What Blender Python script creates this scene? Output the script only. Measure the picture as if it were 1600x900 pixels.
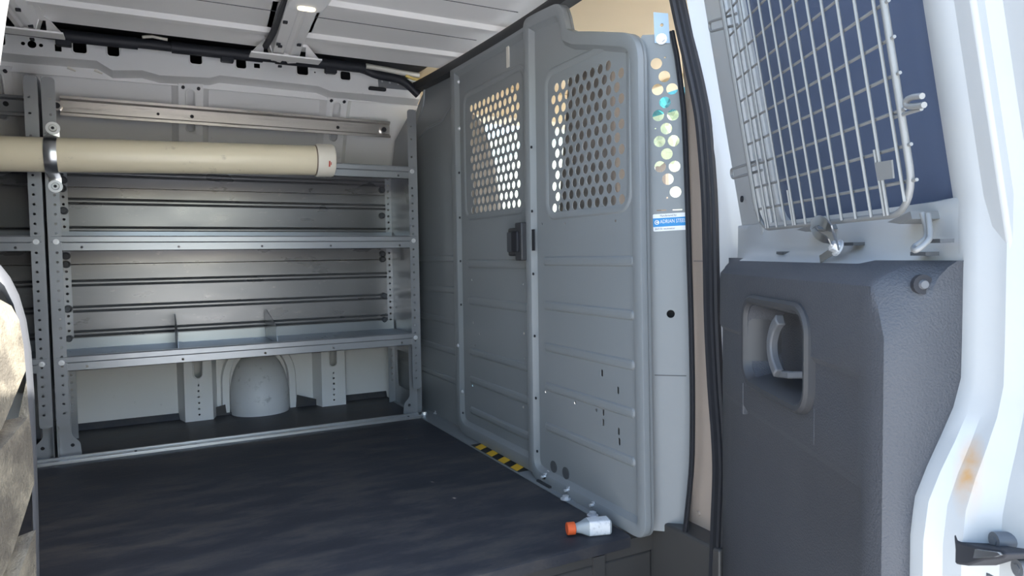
import bpy, bmesh, math, random
from mathutils import Vector, Matrix
random.seed(7)
for o in list(bpy.data.objects): bpy.data.objects.remove(o)
scn = bpy.context.scene
COL = scn.collection
R = math.radians
# ------------------------------------------------------------------ camera
# x = towards the van's front, y = across the van (away from the viewer), z = up from the cargo floor
FPX = 1080.0
YAW, PITCH, ROLL = R(27.7), R(2.73), R(-0.82)
CAM = Vector((0, 0, 0.65))
_f = Vector((math.sin(YAW)*math.cos(PITCH), math.cos(YAW)*math.cos(PITCH), -math.sin(PITCH)))
_r = Vector((math.cos(YAW), -math.sin(YAW), 0)); _u = _r.cross(_f)
cR = math.cos(ROLL)*_r + math.sin(ROLL)*_u
cU = -math.sin(ROLL)*_r + math.cos(ROLL)*_u
cam = bpy.data.objects.new('camera', bpy.data.cameras.new('camera')); COL.objects.link(cam)
cam.data.sensor_width = 36; cam.data.lens = 36*FPX/1600; cam.data.clip_start = 0.02; cam.data.clip_end = 500
m3 = Matrix((cR, cU, -_f)).transposed()
cam.matrix_world = Matrix.Translation(CAM) @ m3.to_4x4()
scn.camera = cam
# ------------------------------------------------------------------ world, sun, exposure
w = bpy.data.worlds.new('sky'); scn.world = w; w.use_nodes = True
nt = w.node_tree; bg = nt.nodes['Background']
sky = nt.nodes.new('ShaderNodeTexSky'); sky.sky_type = 'NISHITA'; sky.sun_disc = False
SUN = Vector((0.745, -0.47, 0.70)).normalized()
sky.sun_elevation = math.asin(SUN.z); sky.sun_rotation = math.atan2(SUN.x, SUN.y)
sky.air_density = 1.2; sky.dust_density = 1.5
nt.links.new(sky.outputs[0], bg.inputs[0]); bg.inputs[1].default_value = 0.45
sun = bpy.data.objects.new('sun', bpy.data.lights.new('sun', 'SUN')); COL.objects.link(sun)
sun.data.energy = 10.0; sun.data.angle = R(0.6); sun.data.color = (1, 0.95, 0.88)
sun.rotation_euler = SUN.to_track_quat('Z', 'Y').to_euler(); sun.location = (3, -3, 5)
vs = scn.view_settings; vs.view_transform = 'Standard'; vs.look = 'None'; vs.gamma = 1; vs.use_curve_mapping = False
vs.exposure = 0.92
# ------------------------------------------------------------------ pixel -> place
def ray(px, py): return (cR*((px-800)/FPX) + cU*((450-py)/FPX) + _f)
def P(px, py, x=None, y=None, z=None):
    r = ray(px, py)
    t = (x-CAM.x)/r.x if x is not None else (y-CAM.y)/r.y if y is not None else (z-CAM.z)/r.z
    return CAM + r*t
def YZ(px, py, x): p = P(px, py, x=x); return (p.y, p.z)
def XZ(px, py, y): p = P(px, py, y=y); return (p.x, p.z)
# ------------------------------------------------------------------ materials
MATS = {}
def mat(name, col, rough=0.5, metal=0.0, var=0.0, vscale=8.0, vstretch=(1,1,1), bump=0.0, bscale=60.0,
        spec=0.5, emit=None, estr=0.0, trans=0.0, alpha=1.0, dirt=None, dirt_amt=0.0, dscale=14.0, coat=0.0, ior=1.45, rvar=0.0):
    m = bpy.data.materials.new(name); m.use_nodes = True; MATS[name] = m
    n = m.node_tree.nodes; L = m.node_tree.links; b = n['Principled BSDF']
    b.inputs['Base Color'].default_value = (*col, 1); b.inputs['Roughness'].default_value = rough
    b.inputs['Metallic'].default_value = metal; b.inputs['Specular IOR Level'].default_value = spec
    b.inputs['Transmission Weight'].default_value = trans; b.inputs['Alpha'].default_value = alpha
    b.inputs['Coat Weight'].default_value = coat; b.inputs['IOR'].default_value = ior
    if emit: b.inputs['Emission Color'].default_value = (*emit, 1); b.inputs['Emission Strength'].default_value = estr
    if var or dirt or bump or rvar:
        tc = n.new('ShaderNodeTexCoord'); mp = n.new('ShaderNodeMapping'); L.new(tc.outputs['Object'], mp.inputs[0])
        mp.inputs['Scale'].default_value = vstretch
    src = None
    if var:
        nz = n.new('ShaderNodeTexNoise'); nz.inputs['Scale'].default_value = vscale; nz.inputs['Detail'].default_value = 6
        L.new(mp.outputs[0], nz.inputs['Vector'])
        mx = n.new('ShaderNodeMix'); mx.data_type = 'RGBA'
        mx.inputs[6].default_value = (*[c*(1-var) for c in col], 1); mx.inputs[7].default_value = (*[min(1, c*(1+var)) for c in col], 1)
        L.new(nz.outputs['Fac'], mx.inputs[0]); src = mx.outputs[2]
    if dirt:
        nd = n.new('ShaderNodeTexNoise'); nd.inputs['Scale'].default_value = dscale; nd.inputs['Detail'].default_value = 9; nd.inputs['Roughness'].default_value = 0.7
        L.new(mp.outputs[0], nd.inputs['Vector'])
        rp = n.new('ShaderNodeValToRGB'); rp.color_ramp.elements[0].position = 1-dirt_amt-0.12; rp.color_ramp.elements[1].position = min(1, 1-dirt_amt+0.08)
        L.new(nd.outputs['Fac'], rp.inputs[0])
        mx = n.new('ShaderNodeMix'); mx.data_type = 'RGBA'
        if src: L.new(src, mx.inputs[6])
        else: mx.inputs[6].default_value = (*col, 1)
        mx.inputs[7].default_value = (*dirt, 1); L.new(rp.outputs[0], mx.inputs[0]); src = mx.outputs[2]
    if src: L.new(src, b.inputs['Base Color'])
    if rvar:
        nr = n.new('ShaderNodeTexNoise'); nr.inputs['Scale'].default_value = 5; nr.inputs['Detail'].default_value = 5
        L.new(mp.outputs[0], nr.inputs['Vector'])
        mr = n.new('ShaderNodeMapRange'); mr.inputs[3].default_value = max(0.02, rough-rvar); mr.inputs[4].default_value = min(1, rough+rvar)
        L.new(nr.outputs['Fac'], mr.inputs[0]); L.new(mr.outputs[0], b.inputs['Roughness'])
    if bump:
        nb = n.new('ShaderNodeTexNoise'); nb.inputs['Scale'].default_value = bscale; nb.inputs['Detail'].default_value = 3
        L.new(tc.outputs['Object'], nb.inputs['Vector'])
        bp = n.new('ShaderNodeBump'); bp.inputs['Strength'].default_value = bump; bp.inputs['Distance'].default_value = 0.002
        L.new(nb.outputs['Fac'], bp.inputs['Height']); L.new(bp.outputs[0], b.inputs['Normal'])
    return m
mat('grey_paint', (0.240, 0.257, 0.266), 0.38, var=0.06, vscale=5, rvar=0.08)
mat('shelf_grey', (0.34, 0.355, 0.375), 0.30, metal=0.5, var=0.07, vscale=6, rvar=0.08, dirt=(0.36, 0.36, 0.35), dirt_amt=0.28, dscale=30)
mat('panel_grey', (0.225, 0.225, 0.23), 0.30, metal=0.6, var=0.10, vscale=3, vstretch=(1, 1, 3), rvar=0.10, dirt=(0.42, 0.40, 0.36), dirt_amt=0.27, dscale=16)
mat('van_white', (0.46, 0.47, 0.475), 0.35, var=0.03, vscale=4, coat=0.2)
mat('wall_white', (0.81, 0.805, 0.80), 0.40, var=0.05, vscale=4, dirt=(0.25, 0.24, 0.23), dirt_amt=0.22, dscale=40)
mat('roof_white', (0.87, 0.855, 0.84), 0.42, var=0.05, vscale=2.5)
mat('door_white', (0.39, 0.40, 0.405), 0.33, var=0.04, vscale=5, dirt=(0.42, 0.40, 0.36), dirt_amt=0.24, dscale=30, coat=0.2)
mat('floor_rubber', (0.036, 0.038, 0.047), 0.50, var=0.35, vscale=5, vstretch=(1, 3, 1), bump=0.25, bscale=90, dirt=(0.075, 0.068, 0.064), dirt_amt=0.42, dscale=5, rvar=0.15)
mat('black_plastic', (0.058, 0.061, 0.070), 0.52, var=0.12, vscale=9, bump=0.6, bscale=420)
mat('dark_plastic', (0.045, 0.046, 0.050), 0.42)
mat('dusty_plastic', (0.11, 0.10, 0.082), 0.6, var=0.30, vscale=28, bump=0.9, bscale=260, dirt=(0.22, 0.20, 0.155), dirt_amt=0.45, dscale=14)
mat('scuffed_white', (0.72, 0.72, 0.73), 0.42, var=0.06, vscale=4, dirt=(0.16, 0.16, 0.16), dirt_amt=0.30, dscale=17)
mat('handle_plastic', (0.11, 0.115, 0.125), 0.42)
mat('edge_grey', (0.085, 0.09, 0.10), 0.4)
mat('plug_grey', (0.085, 0.09, 0.095), 0.5)
mat('rubber', (0.030, 0.031, 0.036), 0.5, var=0.15, vscale=12)
mat('cable_black', (0.022, 0.024, 0.032), 0.55)
mat('void_black', (0.02, 0.021, 0.026), 0.7)
mat('galvanised', (0.62, 0.63, 0.64), 0.30, metal=1.0, var=0.12, vscale=18, rvar=0.1)
mat('aluminium', (0.72, 0.73, 0.74), 0.34, metal=0.9, var=0.10, vscale=10, vstretch=(0.3, 4, 4))
mat('bolt_steel', (0.82, 0.83, 0.85), 0.30, metal=0.55)
mat('worn_rail', (0.70, 0.67, 0.64), 0.24, metal=0.85, var=0.18, vscale=8, vstretch=(0.4, 5, 5), dirt=(0.18, 0.17, 0.17), dirt_amt=0.36, dscale=10)
mat('knob_dark', (0.075, 0.08, 0.088), 0.5)
mat('cream_pvc', (0.84, 0.75, 0.56), 0.24, var=0.05, vscale=5, vstretch=(0.5, 1, 1), dirt=(0.34, 0.28, 0.20), dirt_amt=0.27, dscale=26)
mat('cap_pvc', (0.84, 0.79, 0.69), 0.34, var=0.03)
mat('red_print', (0.45, 0.05, 0.03), 0.5)
mat('brown_glue', (0.12, 0.07, 0.05), 0.5)
mat('tan_trim', (0.44, 0.36, 0.30), 0.55, var=0.04, bump=0.2, bscale=300)
mat('headliner', (0.90, 0.74, 0.50), 0.8, var=0.03)
mat('seat_fabric', (0.27, 0.24, 0.225), 0.85, var=0.1, vscale=30, bump=0.3, bscale=400)
mat('wire_grey', (0.22, 0.225, 0.225), 0.40, metal=0.2)
mat('glass_dark', (0.075, 0.100, 0.165), 0.22, spec=0.35)
mat('glass_clear', (0.9, 0.95, 1.0), 0.0, trans=1.0, ior=1.05)
mat('glass_tint', (0.03, 0.32, 0.62), 0.05, trans=0.9, ior=1.05)
mat('yellow_tape', (0.80, 0.48, 0.03), 0.5, var=0.1)
mat('black_tape', (0.02, 0.02, 0.02), 0.5)
mat('sticker_white', (0.85, 0.87, 0.88), 0.4)
mat('sticker_blue', (0.02, 0.27, 0.62), 0.4)
mat('print_dark', (0.08, 0.09, 0.12), 0.5)
mat('orange_cap', (0.85, 0.14, 0.04), 0.4)
mat('bottle_clear', (0.55, 0.60, 0.62), 0.18, trans=0.35, ior=1.3)
mat('bottle_label', (0.82, 0.83, 0.84), 0.4, dirt=(0.45, 0.46, 0.48), dirt_amt=0.36, dscale=80)
mat('riser_dark', (0.065, 0.062, 0.060), 0.30, var=0.15, vscale=6)
mat('rust', (0.42, 0.22, 0.08), 0.7, var=0.3, vscale=30)
mat('bracket_metal', (0.36, 0.42, 0.48), 0.35, metal=0.6, var=0.05)
mat('sealer', (0.70, 0.67, 0.60), 0.5, var=0.06)
mat('paper_yellow', (0.75, 0.55, 0.18), 0.6)
mat('lamp_lens', (0.9, 0.85, 0.7), 0.3, emit=(1.0, 0.85, 0.55), estr=1.2)
mat('asphalt', (0.60, 0.59, 0.58), 0.9, var=0.2, vscale=3, bump=0.3, bscale=30)
mat('siding', (0.72, 0.62, 0.42), 0.7)
mat('leaf', (0.27, 0.30, 0.17), 0.7, var=0.5, vscale=3)
mat('bark', (0.12, 0.08, 0.05), 0.8)
def thin_glass(name, col, gloss=0.12):
    m = bpy.data.materials.new(name); m.use_nodes = True; MATS[name] = m; n = m.node_tree.nodes; L = m.node_tree.links
    n.remove(n['Principled BSDF']); out = n['Material Output']
    t = n.new('ShaderNodeBsdfTransparent'); t.inputs[0].default_value = (*col, 1)
    g = n.new('ShaderNodeBsdfGlossy'); g.inputs['Roughness'].default_value = 0.03
    mx = n.new('ShaderNodeMixShader'); mx.inputs[0].default_value = gloss
    L.new(t.outputs[0], mx.inputs[1]); L.new(g.outputs[0], mx.inputs[2]); L.new(mx.outputs[0], out.inputs[0]); return m
thin_glass('window_glass', (0.88, 0.93, 0.95), 0.06)
thin_glass('tint_band', (0.06, 0.40, 0.62), 0.06)
thin_glass('privacy_glass', (0.055, 0.068, 0.095), 0.14)
def M(n): return MATS[n]
# white door paint with a rusty weep below the seam: mask in object space
def rusty_white():
    m = M('door_white').copy(); m.name = 'door_edge_white'; MATS['door_edge_white'] = m
    n = m.node_tree.nodes; L = m.node_tree.links; b = n['Principled BSDF']
    old = b.inputs['Base Color'].links[0].from_socket
    th = R(62); u, z, d = 0.733, 0.425+0.55, 0.012                     # where the paint has rusted, in the door's own space
    c = (-math.cos(th)*u-math.sin(th)*d, -math.sin(th)*u+math.cos(th)*d, z)
    tc = n.new('ShaderNodeTexCoord'); sb = n.new('ShaderNodeVectorMath'); sb.operation = 'SUBTRACT'; sb.inputs[1].default_value = c
    L.new(tc.outputs['Object'], sb.inputs[0])
    ml = n.new('ShaderNodeVectorMath'); ml.operation = 'MULTIPLY'; ml.inputs[1].default_value = (70, 70, 17); L.new(sb.outputs[0], ml.inputs[0])
    ln = n.new('ShaderNodeVectorMath'); ln.operation = 'LENGTH'; L.new(ml.outputs[0], ln.inputs[0])
    mr = n.new('ShaderNodeMapRange'); mr.inputs[1].default_value = 1.1; mr.inputs[2].default_value = 0.1; L.new(ln.outputs['Value'], mr.inputs[0])
    nz = n.new('ShaderNodeTexNoise'); nz.inputs['Scale'].default_value = 70; nz.inputs['Detail'].default_value = 8; L.new(tc.outputs['Object'], nz.inputs['Vector'])
    mu = n.new('ShaderNodeMath'); mu.operation = 'MULTIPLY'; L.new(mr.outputs[0], mu.inputs[0]); L.new(nz.outputs['Fac'], mu.inputs[1])
    m2 = n.new('ShaderNodeMath'); m2.operation = 'MULTIPLY'; m2.inputs[1].default_value = 1.7; m2.use_clamp = True; L.new(mu.outputs[0], m2.inputs[0])
    mx = n.new('ShaderNodeMix'); mx.data_type = 'RGBA'; L.new(m2.outputs[0], mx.inputs[0]); L.new(old, mx.inputs[6]); mx.inputs[7].default_value = (0.45, 0.25, 0.09, 1)
    L.new(mx.outputs[2], b.inputs['Base Color'])
    return m
rusty_white()
# ------------------------------------------------------------------ builders
ORG = {}
def link(name, me, mt, parent=None, sharp=35, bevel=0, label=None, cat=None, group=None, kind=None, bseg=2):
    o = bpy.data.objects.new(name, me); COL.objects.link(o)
    if mt: me.materials.append(M(mt))
    if parent is not None: org = ORG[parent]; o.parent = parent
    else:
        xs = [v.co for v in me.vertices]
        org = Vector(((min(v.x for v in xs)+max(v.x for v in xs))/2, (min(v.y for v in xs)+max(v.y for v in xs))/2, min(v.z for v in xs)))
        o.location = org
    ORG[o] = org
    me.transform(Matrix.Translation(-org))
    if sharp:
        me.shade_smooth(); me.set_sharp_from_angle(angle=R(sharp))
    if bevel:
        b = o.modifiers.new('bevel', 'BEVEL'); b.width = bevel; b.segments = bseg; b.limit_method = 'ANGLE'; b.angle_limit = R(40)
    if label: o['label'] = label
    if cat: o['category'] = cat
    if group: o['group'] = group
    if kind: o['kind'] = kind
    return o
def empty(name, loc, label=None, cat=None, group=None, kind=None):
    o = bpy.data.objects.new(name, None); COL.objects.link(o); o.location = loc; ORG[o] = Vector(loc)
    o.empty_display_size = 0.1
    for k, v in (('label', label), ('category', cat), ('group', group), ('kind', kind)):
        if v: o[k] = v
    return o
def frame(o, e1, e2):
    e1 = Vector(e1).normalized(); e2 = Vector(e2).normalized(); e3 = e1.cross(e2)
    m = Matrix((e1, e2, e3)).transposed().to_4x4(); m.translation = Vector(o); return m
def FX(x): return frame((x, 0, 0), (0, 1, 0), (0, 0, 1))       # (y, z) sheet, thickness along +x
def FY(y): return frame((0, y, 0), (1, 0, 0), (0, 0, 1))       # (x, z) sheet, thickness along -y
def FZ(z): return frame((0, 0, z), (1, 0, 0), (0, 1, 0))
class B:
    def __init__(s): s.v = []; s.f = []
    def add(s, vs, fs):
        k = len(s.v); s.v += [Vector(v) for v in vs]; s.f += [tuple(i+k for i in f) for f in fs]; return s
    def box(s, a, b, m=None):
        x0, y0, z0 = [min(a[i], b[i]) for i in range(3)]; x1, y1, z1 = [max(a[i], b[i]) for i in range(3)]
        vs = [Vector(p) for p in ((x0,y0,z0),(x1,y0,z0),(x1,y1,z0),(x0,y1,z0),(x0,y0,z1),(x1,y0,z1),(x1,y1,z1),(x0,y1,z1))]
        if m: vs = [m @ p for p in vs]
        return s.add(vs, [(0,3,2,1),(4,5,6,7),(0,1,5,4),(1,2,6,5),(2,3,7,6),(3,0,4,7)])
    def rings(s, rs, closed=True, cap=True, loop=False):
        k = len(rs[0]); vs = [p for r in rs for p in r]; fs = []
        n = len(rs)
        for i in range(n if loop else n-1):
            j = (i+1) % n
            for a in range(k if closed else k-1):
                b = (a+1) % k
                fs.append((i*k+a, i*k+b, j*k+b, j*k+a))
        if cap and closed and not loop: fs += [tuple(reversed(range(k))), tuple((n-1)*k+a for a in range(k))]
        return s.add(vs, fs)
    def cyl(s, p0, p1, r, seg=12, r2=None):
        p0 = Vector(p0); p1 = Vector(p1); d = (p1-p0).normalized()
        a = d.orthogonal().normalized(); b = d.cross(a); r2 = r if r2 is None else r2
        ring = lambda c, q: [c + a*q*math.cos(2*math.pi*i/seg) + b*q*math.sin(2*math.pi*i/seg) for i in range(seg)]
        return s.rings([ring(p0, r), ring(p1, r2)])
    def tube(s, pts, r, seg=8, loop=False, ry=None, up=None):
        pts = [Vector(p) for p in pts]; n = len(pts); rs = []
        prev = None
        for i, p in enumerate(pts):
            if loop: d = pts[(i+1) % n]-pts[i-1]
            else: d = pts[min(i+1, n-1)]-pts[max(i-1, 0)]
            d.normalize()
            if up is not None: a = (Vector(up)-d*Vector(up).dot(d)).normalized()
            elif prev is None: a = d.orthogonal().normalized()
            else: a = (prev-d*prev.dot(d)).normalized()
            prev = a; b = d.cross(a); q = ry or r
            rs.append([p + a*r*math.cos(2*math.pi*k/seg) + b*q*math.sin(2*math.pi*k/seg) for k in range(seg)])
        return s.rings(rs, loop=loop)
    def sweep(s, pts, prof, up, cap=True, loop=False):      # prof: list of (along up, along side)
        pts = [Vector(p) for p in pts]; n = len(pts); rs = []
        for i, p in enumerate(pts):
            d = (pts[(i+1) % n]-pts[i-1]) if loop else pts[min(i+1, n-1)]-pts[max(i-1, 0)]
            d.normalize(); a = (Vector(up)-d*Vector(up).dot(d)).normalized(); b = d.cross(a)
            rs.append([p + a*u + b*v for u, v in prof])
        return s.rings(rs, cap=cap, loop=loop)
    def ext(s, outline, t0, t1, m):                           # prism of a 2D outline
        a = [m @ Vector((u, v, t0)) for u, v in outline]; b = [m @ Vector((u, v, t1)) for u, v in outline]
        return s.rings([a, b])
    def plate(s, outline, holes, t, m):                       # flat sheet with real holes
        cu = bpy.data.curves.new('tmp', 'CURVE'); cu.dimensions = '2D'; cu.fill_mode = 'BOTH'; cu.extrude = t/2
        for loop in [outline]+list(holes):
            sp = cu.splines.new('POLY'); sp.points.add(len(loop)-1)
            for q, (a, b) in zip(sp.points, loop): q.co = (a, b, 0, 1)
            sp.use_cyclic_u = True
        ob = bpy.data.objects.new('tmp', cu); me = bpy.data.meshes.new_from_object(ob)
        s.add([m @ v.co for v in me.vertices], [tuple(p.vertices) for p in me.polygons])
        bpy.data.objects.remove(ob); bpy.data.curves.remove(cu); bpy.data.meshes.remove(me)
        return s
    def rim(s, outline, prof, m):                             # raised edge: prof = (inset, height) loops
        n = len(outline); rs = []
        area = sum(outline[i-1][0]*outline[i][1]-outline[i][0]*outline[i-1][1] for i in range(n))
        sg = 1 if area > 0 else -1
        nor = []
        for i in range(n):
            a = Vector(outline[i])-Vector(outline[i-1]); b = Vector(outline[(i+1) % n])-Vector(outline[i])
            a.normalize(); b.normalize()
            na = Vector((-a.y, a.x))*sg; nb = Vector((-b.y, b.x))*sg; q = na+nb
            q = q/max(0.35, q.dot(na)) if q.length > 1e-6 else na
            nor.append(q)
        for ins, h in prof:
            rs.append([m @ Vector((outline[i][0]+nor[i].x*ins, outline[i][1]+nor[i].y*ins, h)) for i in range(n)])
        return s.rings(rs, cap=False)
    def mesh(s, name='m'):
        me = bpy.data.meshes.new(name); me.from_pydata([tuple(v) for v in s.v], [], s.f)
        bm = bmesh.new(); bm.from_mesh(me); bmesh.ops.remove_doubles(bm, verts=bm.verts, dist=1e-5)
        bmesh.ops.recalc_face_normals(bm, faces=bm.faces); bm.to_mesh(me); bm.free(); me.update()
        return me
    def obj(s, name, mt, parent=None, **k): return link(name, s.mesh(name), mt, parent, **k)
def circ(a, b, r, n=12, ry=None): return [(a+r*math.cos(2*math.pi*i/n), b+(ry or r)*math.sin(2*math.pi*i/n)) for i in range(n)]
def rrect(a0, b0, a1, b1, r, n=5):
    a0, a1 = min(a0, a1), max(a0, a1); b0, b1 = min(b0, b1), max(b0, b1); o = []
    for cx, cy, s in ((a1-r, b1-r, 0), (a0+r, b1-r, 90), (a0+r, b0+r, 180), (a1-r, b0+r, 270)):
        for i in range(n+1):
            t = R(s+90*i/n); o.append((cx+r*math.cos(t), cy+r*math.sin(t)))
    return o
def roundpoly(pts, rads, n=5):                                # round the corners of a polygon
    o = []; k = len(pts)
    for i in range(k):
        p = Vector(pts[i]); a = Vector(pts[i-1])-p; b = Vector(pts[(i+1) % k])-p; r = rads[i]
        if r <= 0: o.append(tuple(p)); continue
        an = a.normalized(); bn = b.normalized(); d = min(r, a.length*0.49, b.length*0.49)
        p0 = p+an*d; p1 = p+bn*d
        for j in range(n+1):
            t = j/n; o.append(tuple(p0*(1-t)**2 + p*2*t*(1-t) + p1*t*t))
    return o
def smooth(pts, n=6):                                         # Catmull-Rom through points
    pts = [Vector(p) for p in pts]; o = []
    for i in range(len(pts)-1):
        p0 = pts[max(i-1, 0)]; p1 = pts[i]; p2 = pts[i+1]; p3 = pts[min(i+2, len(pts)-1)]
        for j in range(n):
            t = j/n
            o.append(0.5*((2*p1)+(p2-p0)*t+(2*p0-5*p1+4*p2-p3)*t*t+(3*p1-p0-3*p2+p3)*t**3))
    o.append(pts[-1]); return o
def text_mesh(body, size, m, align='LEFT', ext=0.0002, sx=1.0):
    cu = bpy.data.curves.new('t', 'FONT'); cu.body = body; cu.size = size; cu.align_x = align; cu.extrude = ext; cu.resolution_u = 2
    ob = bpy.data.objects.new('t', cu); me = bpy.data.meshes.new_from_object(ob); bpy.data.objects.remove(ob); bpy.data.curves.remove(cu)
    me.transform(Matrix.Diagonal((sx, 1, 1, 1))); me.transform(m); return me
def bolt(bb, p, d, r=0.007, h=0.006, washer=True):
    p = Vector(p); d = Vector(d).normalized()
    if washer: bb.cyl(p, p+d*h*0.25, r*1.45, 12)
    bb.cyl(p+d*h*0.25, p+d*h, r, 6, r*0.92)
# ================================================================== SETTING
RZ = 1.372          # roof skin height
XP = 1.0            # partition plane
YS = 2.635          # shelf fronts
XR = -2.2           # rear of the cargo space
def struct(bb, name, mt, **k): return bb.obj(name, mt, kind='structure', **k)
# ground outside
struct(B().box((-40, -40, -0.72), (40, 40, -0.70)), 'ground', 'asphalt', label='pale paved ground outside around the van', cat='ground')
# floor: rubber mat with its upturned rear edge and the folded front lip
fl = B()
prof = [(1.262, -0.028), (1.262, -0.004), (1.268, 0.0), (3.10, 0.0), (3.112, 0.024), (3.118, 0.024), (3.118, -0.012), (1.275, -0.012), (1.270, -0.028)]
fl.rings([[Vector((x, y, z)) for y, z in prof] for x in (XR, 0.962)])
floor = struct(fl, 'floor', 'floor_rubber', label='scuffed black rubber cargo floor mat', cat='floor')
struct(B().box((XR, 1.27, -0.05), (2.4, 3.2, -0.0125)), 'floor_pan', 'riser_dark', label='steel floor pan under the rubber mat', cat='floor')
# step well below the door opening
sw = B()
sw.box((-0.9, 1.27, -0.30), (1.03, 1.30, -0.05))
sw.box((-0.9, 0.98, -0.32), (1.06, 1.27, -0.30))
sw.box((1.03, 1.05, -0.30), (1.10, 1.32, 0.03))
sw.box((-0.9, 0.94, -0.5), (1.06, 0.98, -0.30))
step = struct(sw, 'step_well', 'riser_dark', label='dark glossy step well below the cargo floor edge', cat='step', bevel=0.006)
B().box((0.60, 1.262, -0.2), (0.612, 1.269, -0.02)).obj('rib', 'riser_dark', step)
B().box((0.86, 1.262, -0.08), (0.89, 1.269, -0.03)).obj('clip', 'riser_dark', step)
# aluminium strip across the floor
a = P(60, 728, z=0.006); b = P(656, 651, z=0.006)
st = B()
ydir = 0.0
for y0, y1, h in ((-0.018, 0.004, 0.010), (0.004, 0.018, 0.004), (0.018, 0.030, 0.014)):
    st.box((-1.8, 2.628+y0, 0.0), (0.952, 2.628+y1, h))
tr = struct(st, 'trim_1', 'aluminium', label='bright aluminium edging strip across the black floor', cat='trim', bevel=0.001)
sb = B()
for px, py in ((212, 707), (640, 652)):
    p = P(px, py, z=0.01); sb.cyl((p.x, 2.622, 0.009), (p.x, 2.622, 0.012), 0.004, 10)
sb.obj('screw', 'knob_dark', tr)
for pl in (((332, 655), (335, 637), (352, 632), (354, 645), (363, 644), (366, 664)), ((464, 617), (500, 625), (500, 642), (462, 642))):
    q = B(); q.plate([XZ(px, py, 3.09) for px, py in pl], [], 0.004, FY(3.09)); q.obj('mat_flap', 'floor_rubber', floor)
# ---- far side wall: body panel with posts, cant rail, filler housing
WP = [(3.12, -0.05), (3.122, 0.15), (3.12, 0.4), (3.11, 0.62), (3.075, 0.85), (3.03, 1.0), (2.975, 1.12), (2.925, 1.2), (2.885, 1.255), (2.858, 1.305)]
def wy(z):
    for (y0, z0), (y1, z1) in zip(WP, WP[1:]):
        if z0 <= z <= z1: return y0+(y1-y0)*(z-z0)/(z1-z0)
    return WP[-1][0]
wl = B(); sp = smooth([Vector((0, y, z)) for y, z in WP], 4)
wl.rings([[Vector((x, p.y, p.z)) for p in sp]+[Vector((x, 3.2, 1.305)), Vector((x, 3.2, -0.05))] for x in (XR, 1.06)])
wall = struct(wl, 'wall_back', 'wall_white', label='bare white steel side wall of the van behind the shelves', cat='wall')
# header band between panel and cant rail, then the stepped lower flange
hb = B()
steps = [(0, 100), (40, 86), (150, 95), (175, 110), (222, 110), (250, 118), (330, 122), (345, 118), (500, 135), (520, 143), (570, 147), (640, 150)]
upper = [XZ(px, py, 2.80) for px, py in steps]; upper[0] = (XR, upper[1][1]); upper[-1] = (1.04, upper[-2][1])
low = [(XR, 1.262), (1.04, 1.262)]
hb.plate([(x, z) for x, z in upper]+[(1.04, XZ(640, 161, 2.835)[1])]+[XZ(px, py, 2.835) for px, py in ((512, 157), (284, 135), (40, 114))]+[(XR, XZ(40, 114, 2.835)[1])], [], 0.004, FY(2.835))
hb.obj('header_band', 'wall_white', wall)
# cant rail plate with slots
CY = 2.765
top = [XZ(px, py, CY) for px, py in ((0, 40), (100, 50), (300, 78), (500, 104), (590, 118))]; top[0] = (XR, top[0][1])
bot = [(x*0.988, z) for x, z in [XZ(px, py, CY) for px, py in steps]]; bot[0] = (XR, bot[1][1]); bot[-1] = (1.03, bot[-2][1])
holes = []
for x0, y0, x1, y1 in ((113, 62, 136, 83), (167, 69, 187, 88), (296, 82, 316, 100), (368, 90, 385, 107), (463, 102, 482, 117), (531, 112, 548, 125), (0, 52, 9, 72)):
    a = XZ(x0, y1, CY); b = XZ(x1, y0, CY); holes.append(rrect(a[0], a[1], b[0], b[1], 0.010, 3))
for x0, y0, x1, y1 in ((86, 70, 96, 80), (397, 100, 406, 106)):
    a = XZ(x0, y1, CY); b = XZ(x1, y0, CY); holes.append(rrect(a[0], a[1], b[0], b[1], 0.002, 2))
for px, py, r in ((50, 69.5, 0.0125), (36, 68, 0.006), (64, 71, 0.006), (258, 77, 0.004), (492, 113, 0.003), (510, 115, 0.003)):
    a = XZ(px, py, CY); holes.append(circ(a[0], a[1], r, 12))
cr = B(); cr.plate(top+[(1.03, top[-1][1])]+list(reversed(bot)), holes, 0.003, FY(CY))
crail = cr.obj('cant_rail', 'wall_white', wall)
lip = B()
for h in holes[:7]: lip.tube([FY(CY-0.002) @ Vector((u, v, 0)) for u, v in h], 0.0028, 6, loop=True)
lip.obj('slot_lips', 'wall_white', crail)
# slanted ledge joining the cant rail's lower edge to the header band
lg = B(); lg.rings([[Vector((x, CY, z)) for x, z in bot], [Vector((x*1.01, 2.836, z-0.012)) for x, z in bot]], closed=False, cap=False)
lg.obj('ledge', 'wall_white', wall)
mk = B()
for px, py in ((238, 106), (103, 92), (428, 0)):
    if py:
        p = P(px, py, y=2.797); mk.box((p.x-0.012, 2.786, p.z-0.004), (p.x+0.012, 2.80, p.z))
mk.obj('ledge_slot', 'void_black', crail)
# sealer dabs under the header
sd = B()
for px, py in ((112, 108), (154, 112), (222, 118), (258, 122), (335, 124), (372, 128), (282, 128), (402, 131), (460, 138), (560, 150), (578, 152)):
    p = P(px, py, y=2.831)
    sd.cyl((p.x-0.012, 2.829, p.z+0.004), (p.x+0.012, 2.829, p.z-0.006), 0.005, 8, 0.003)
sd.obj('sealer_dab', 'sealer', wall)
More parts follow.
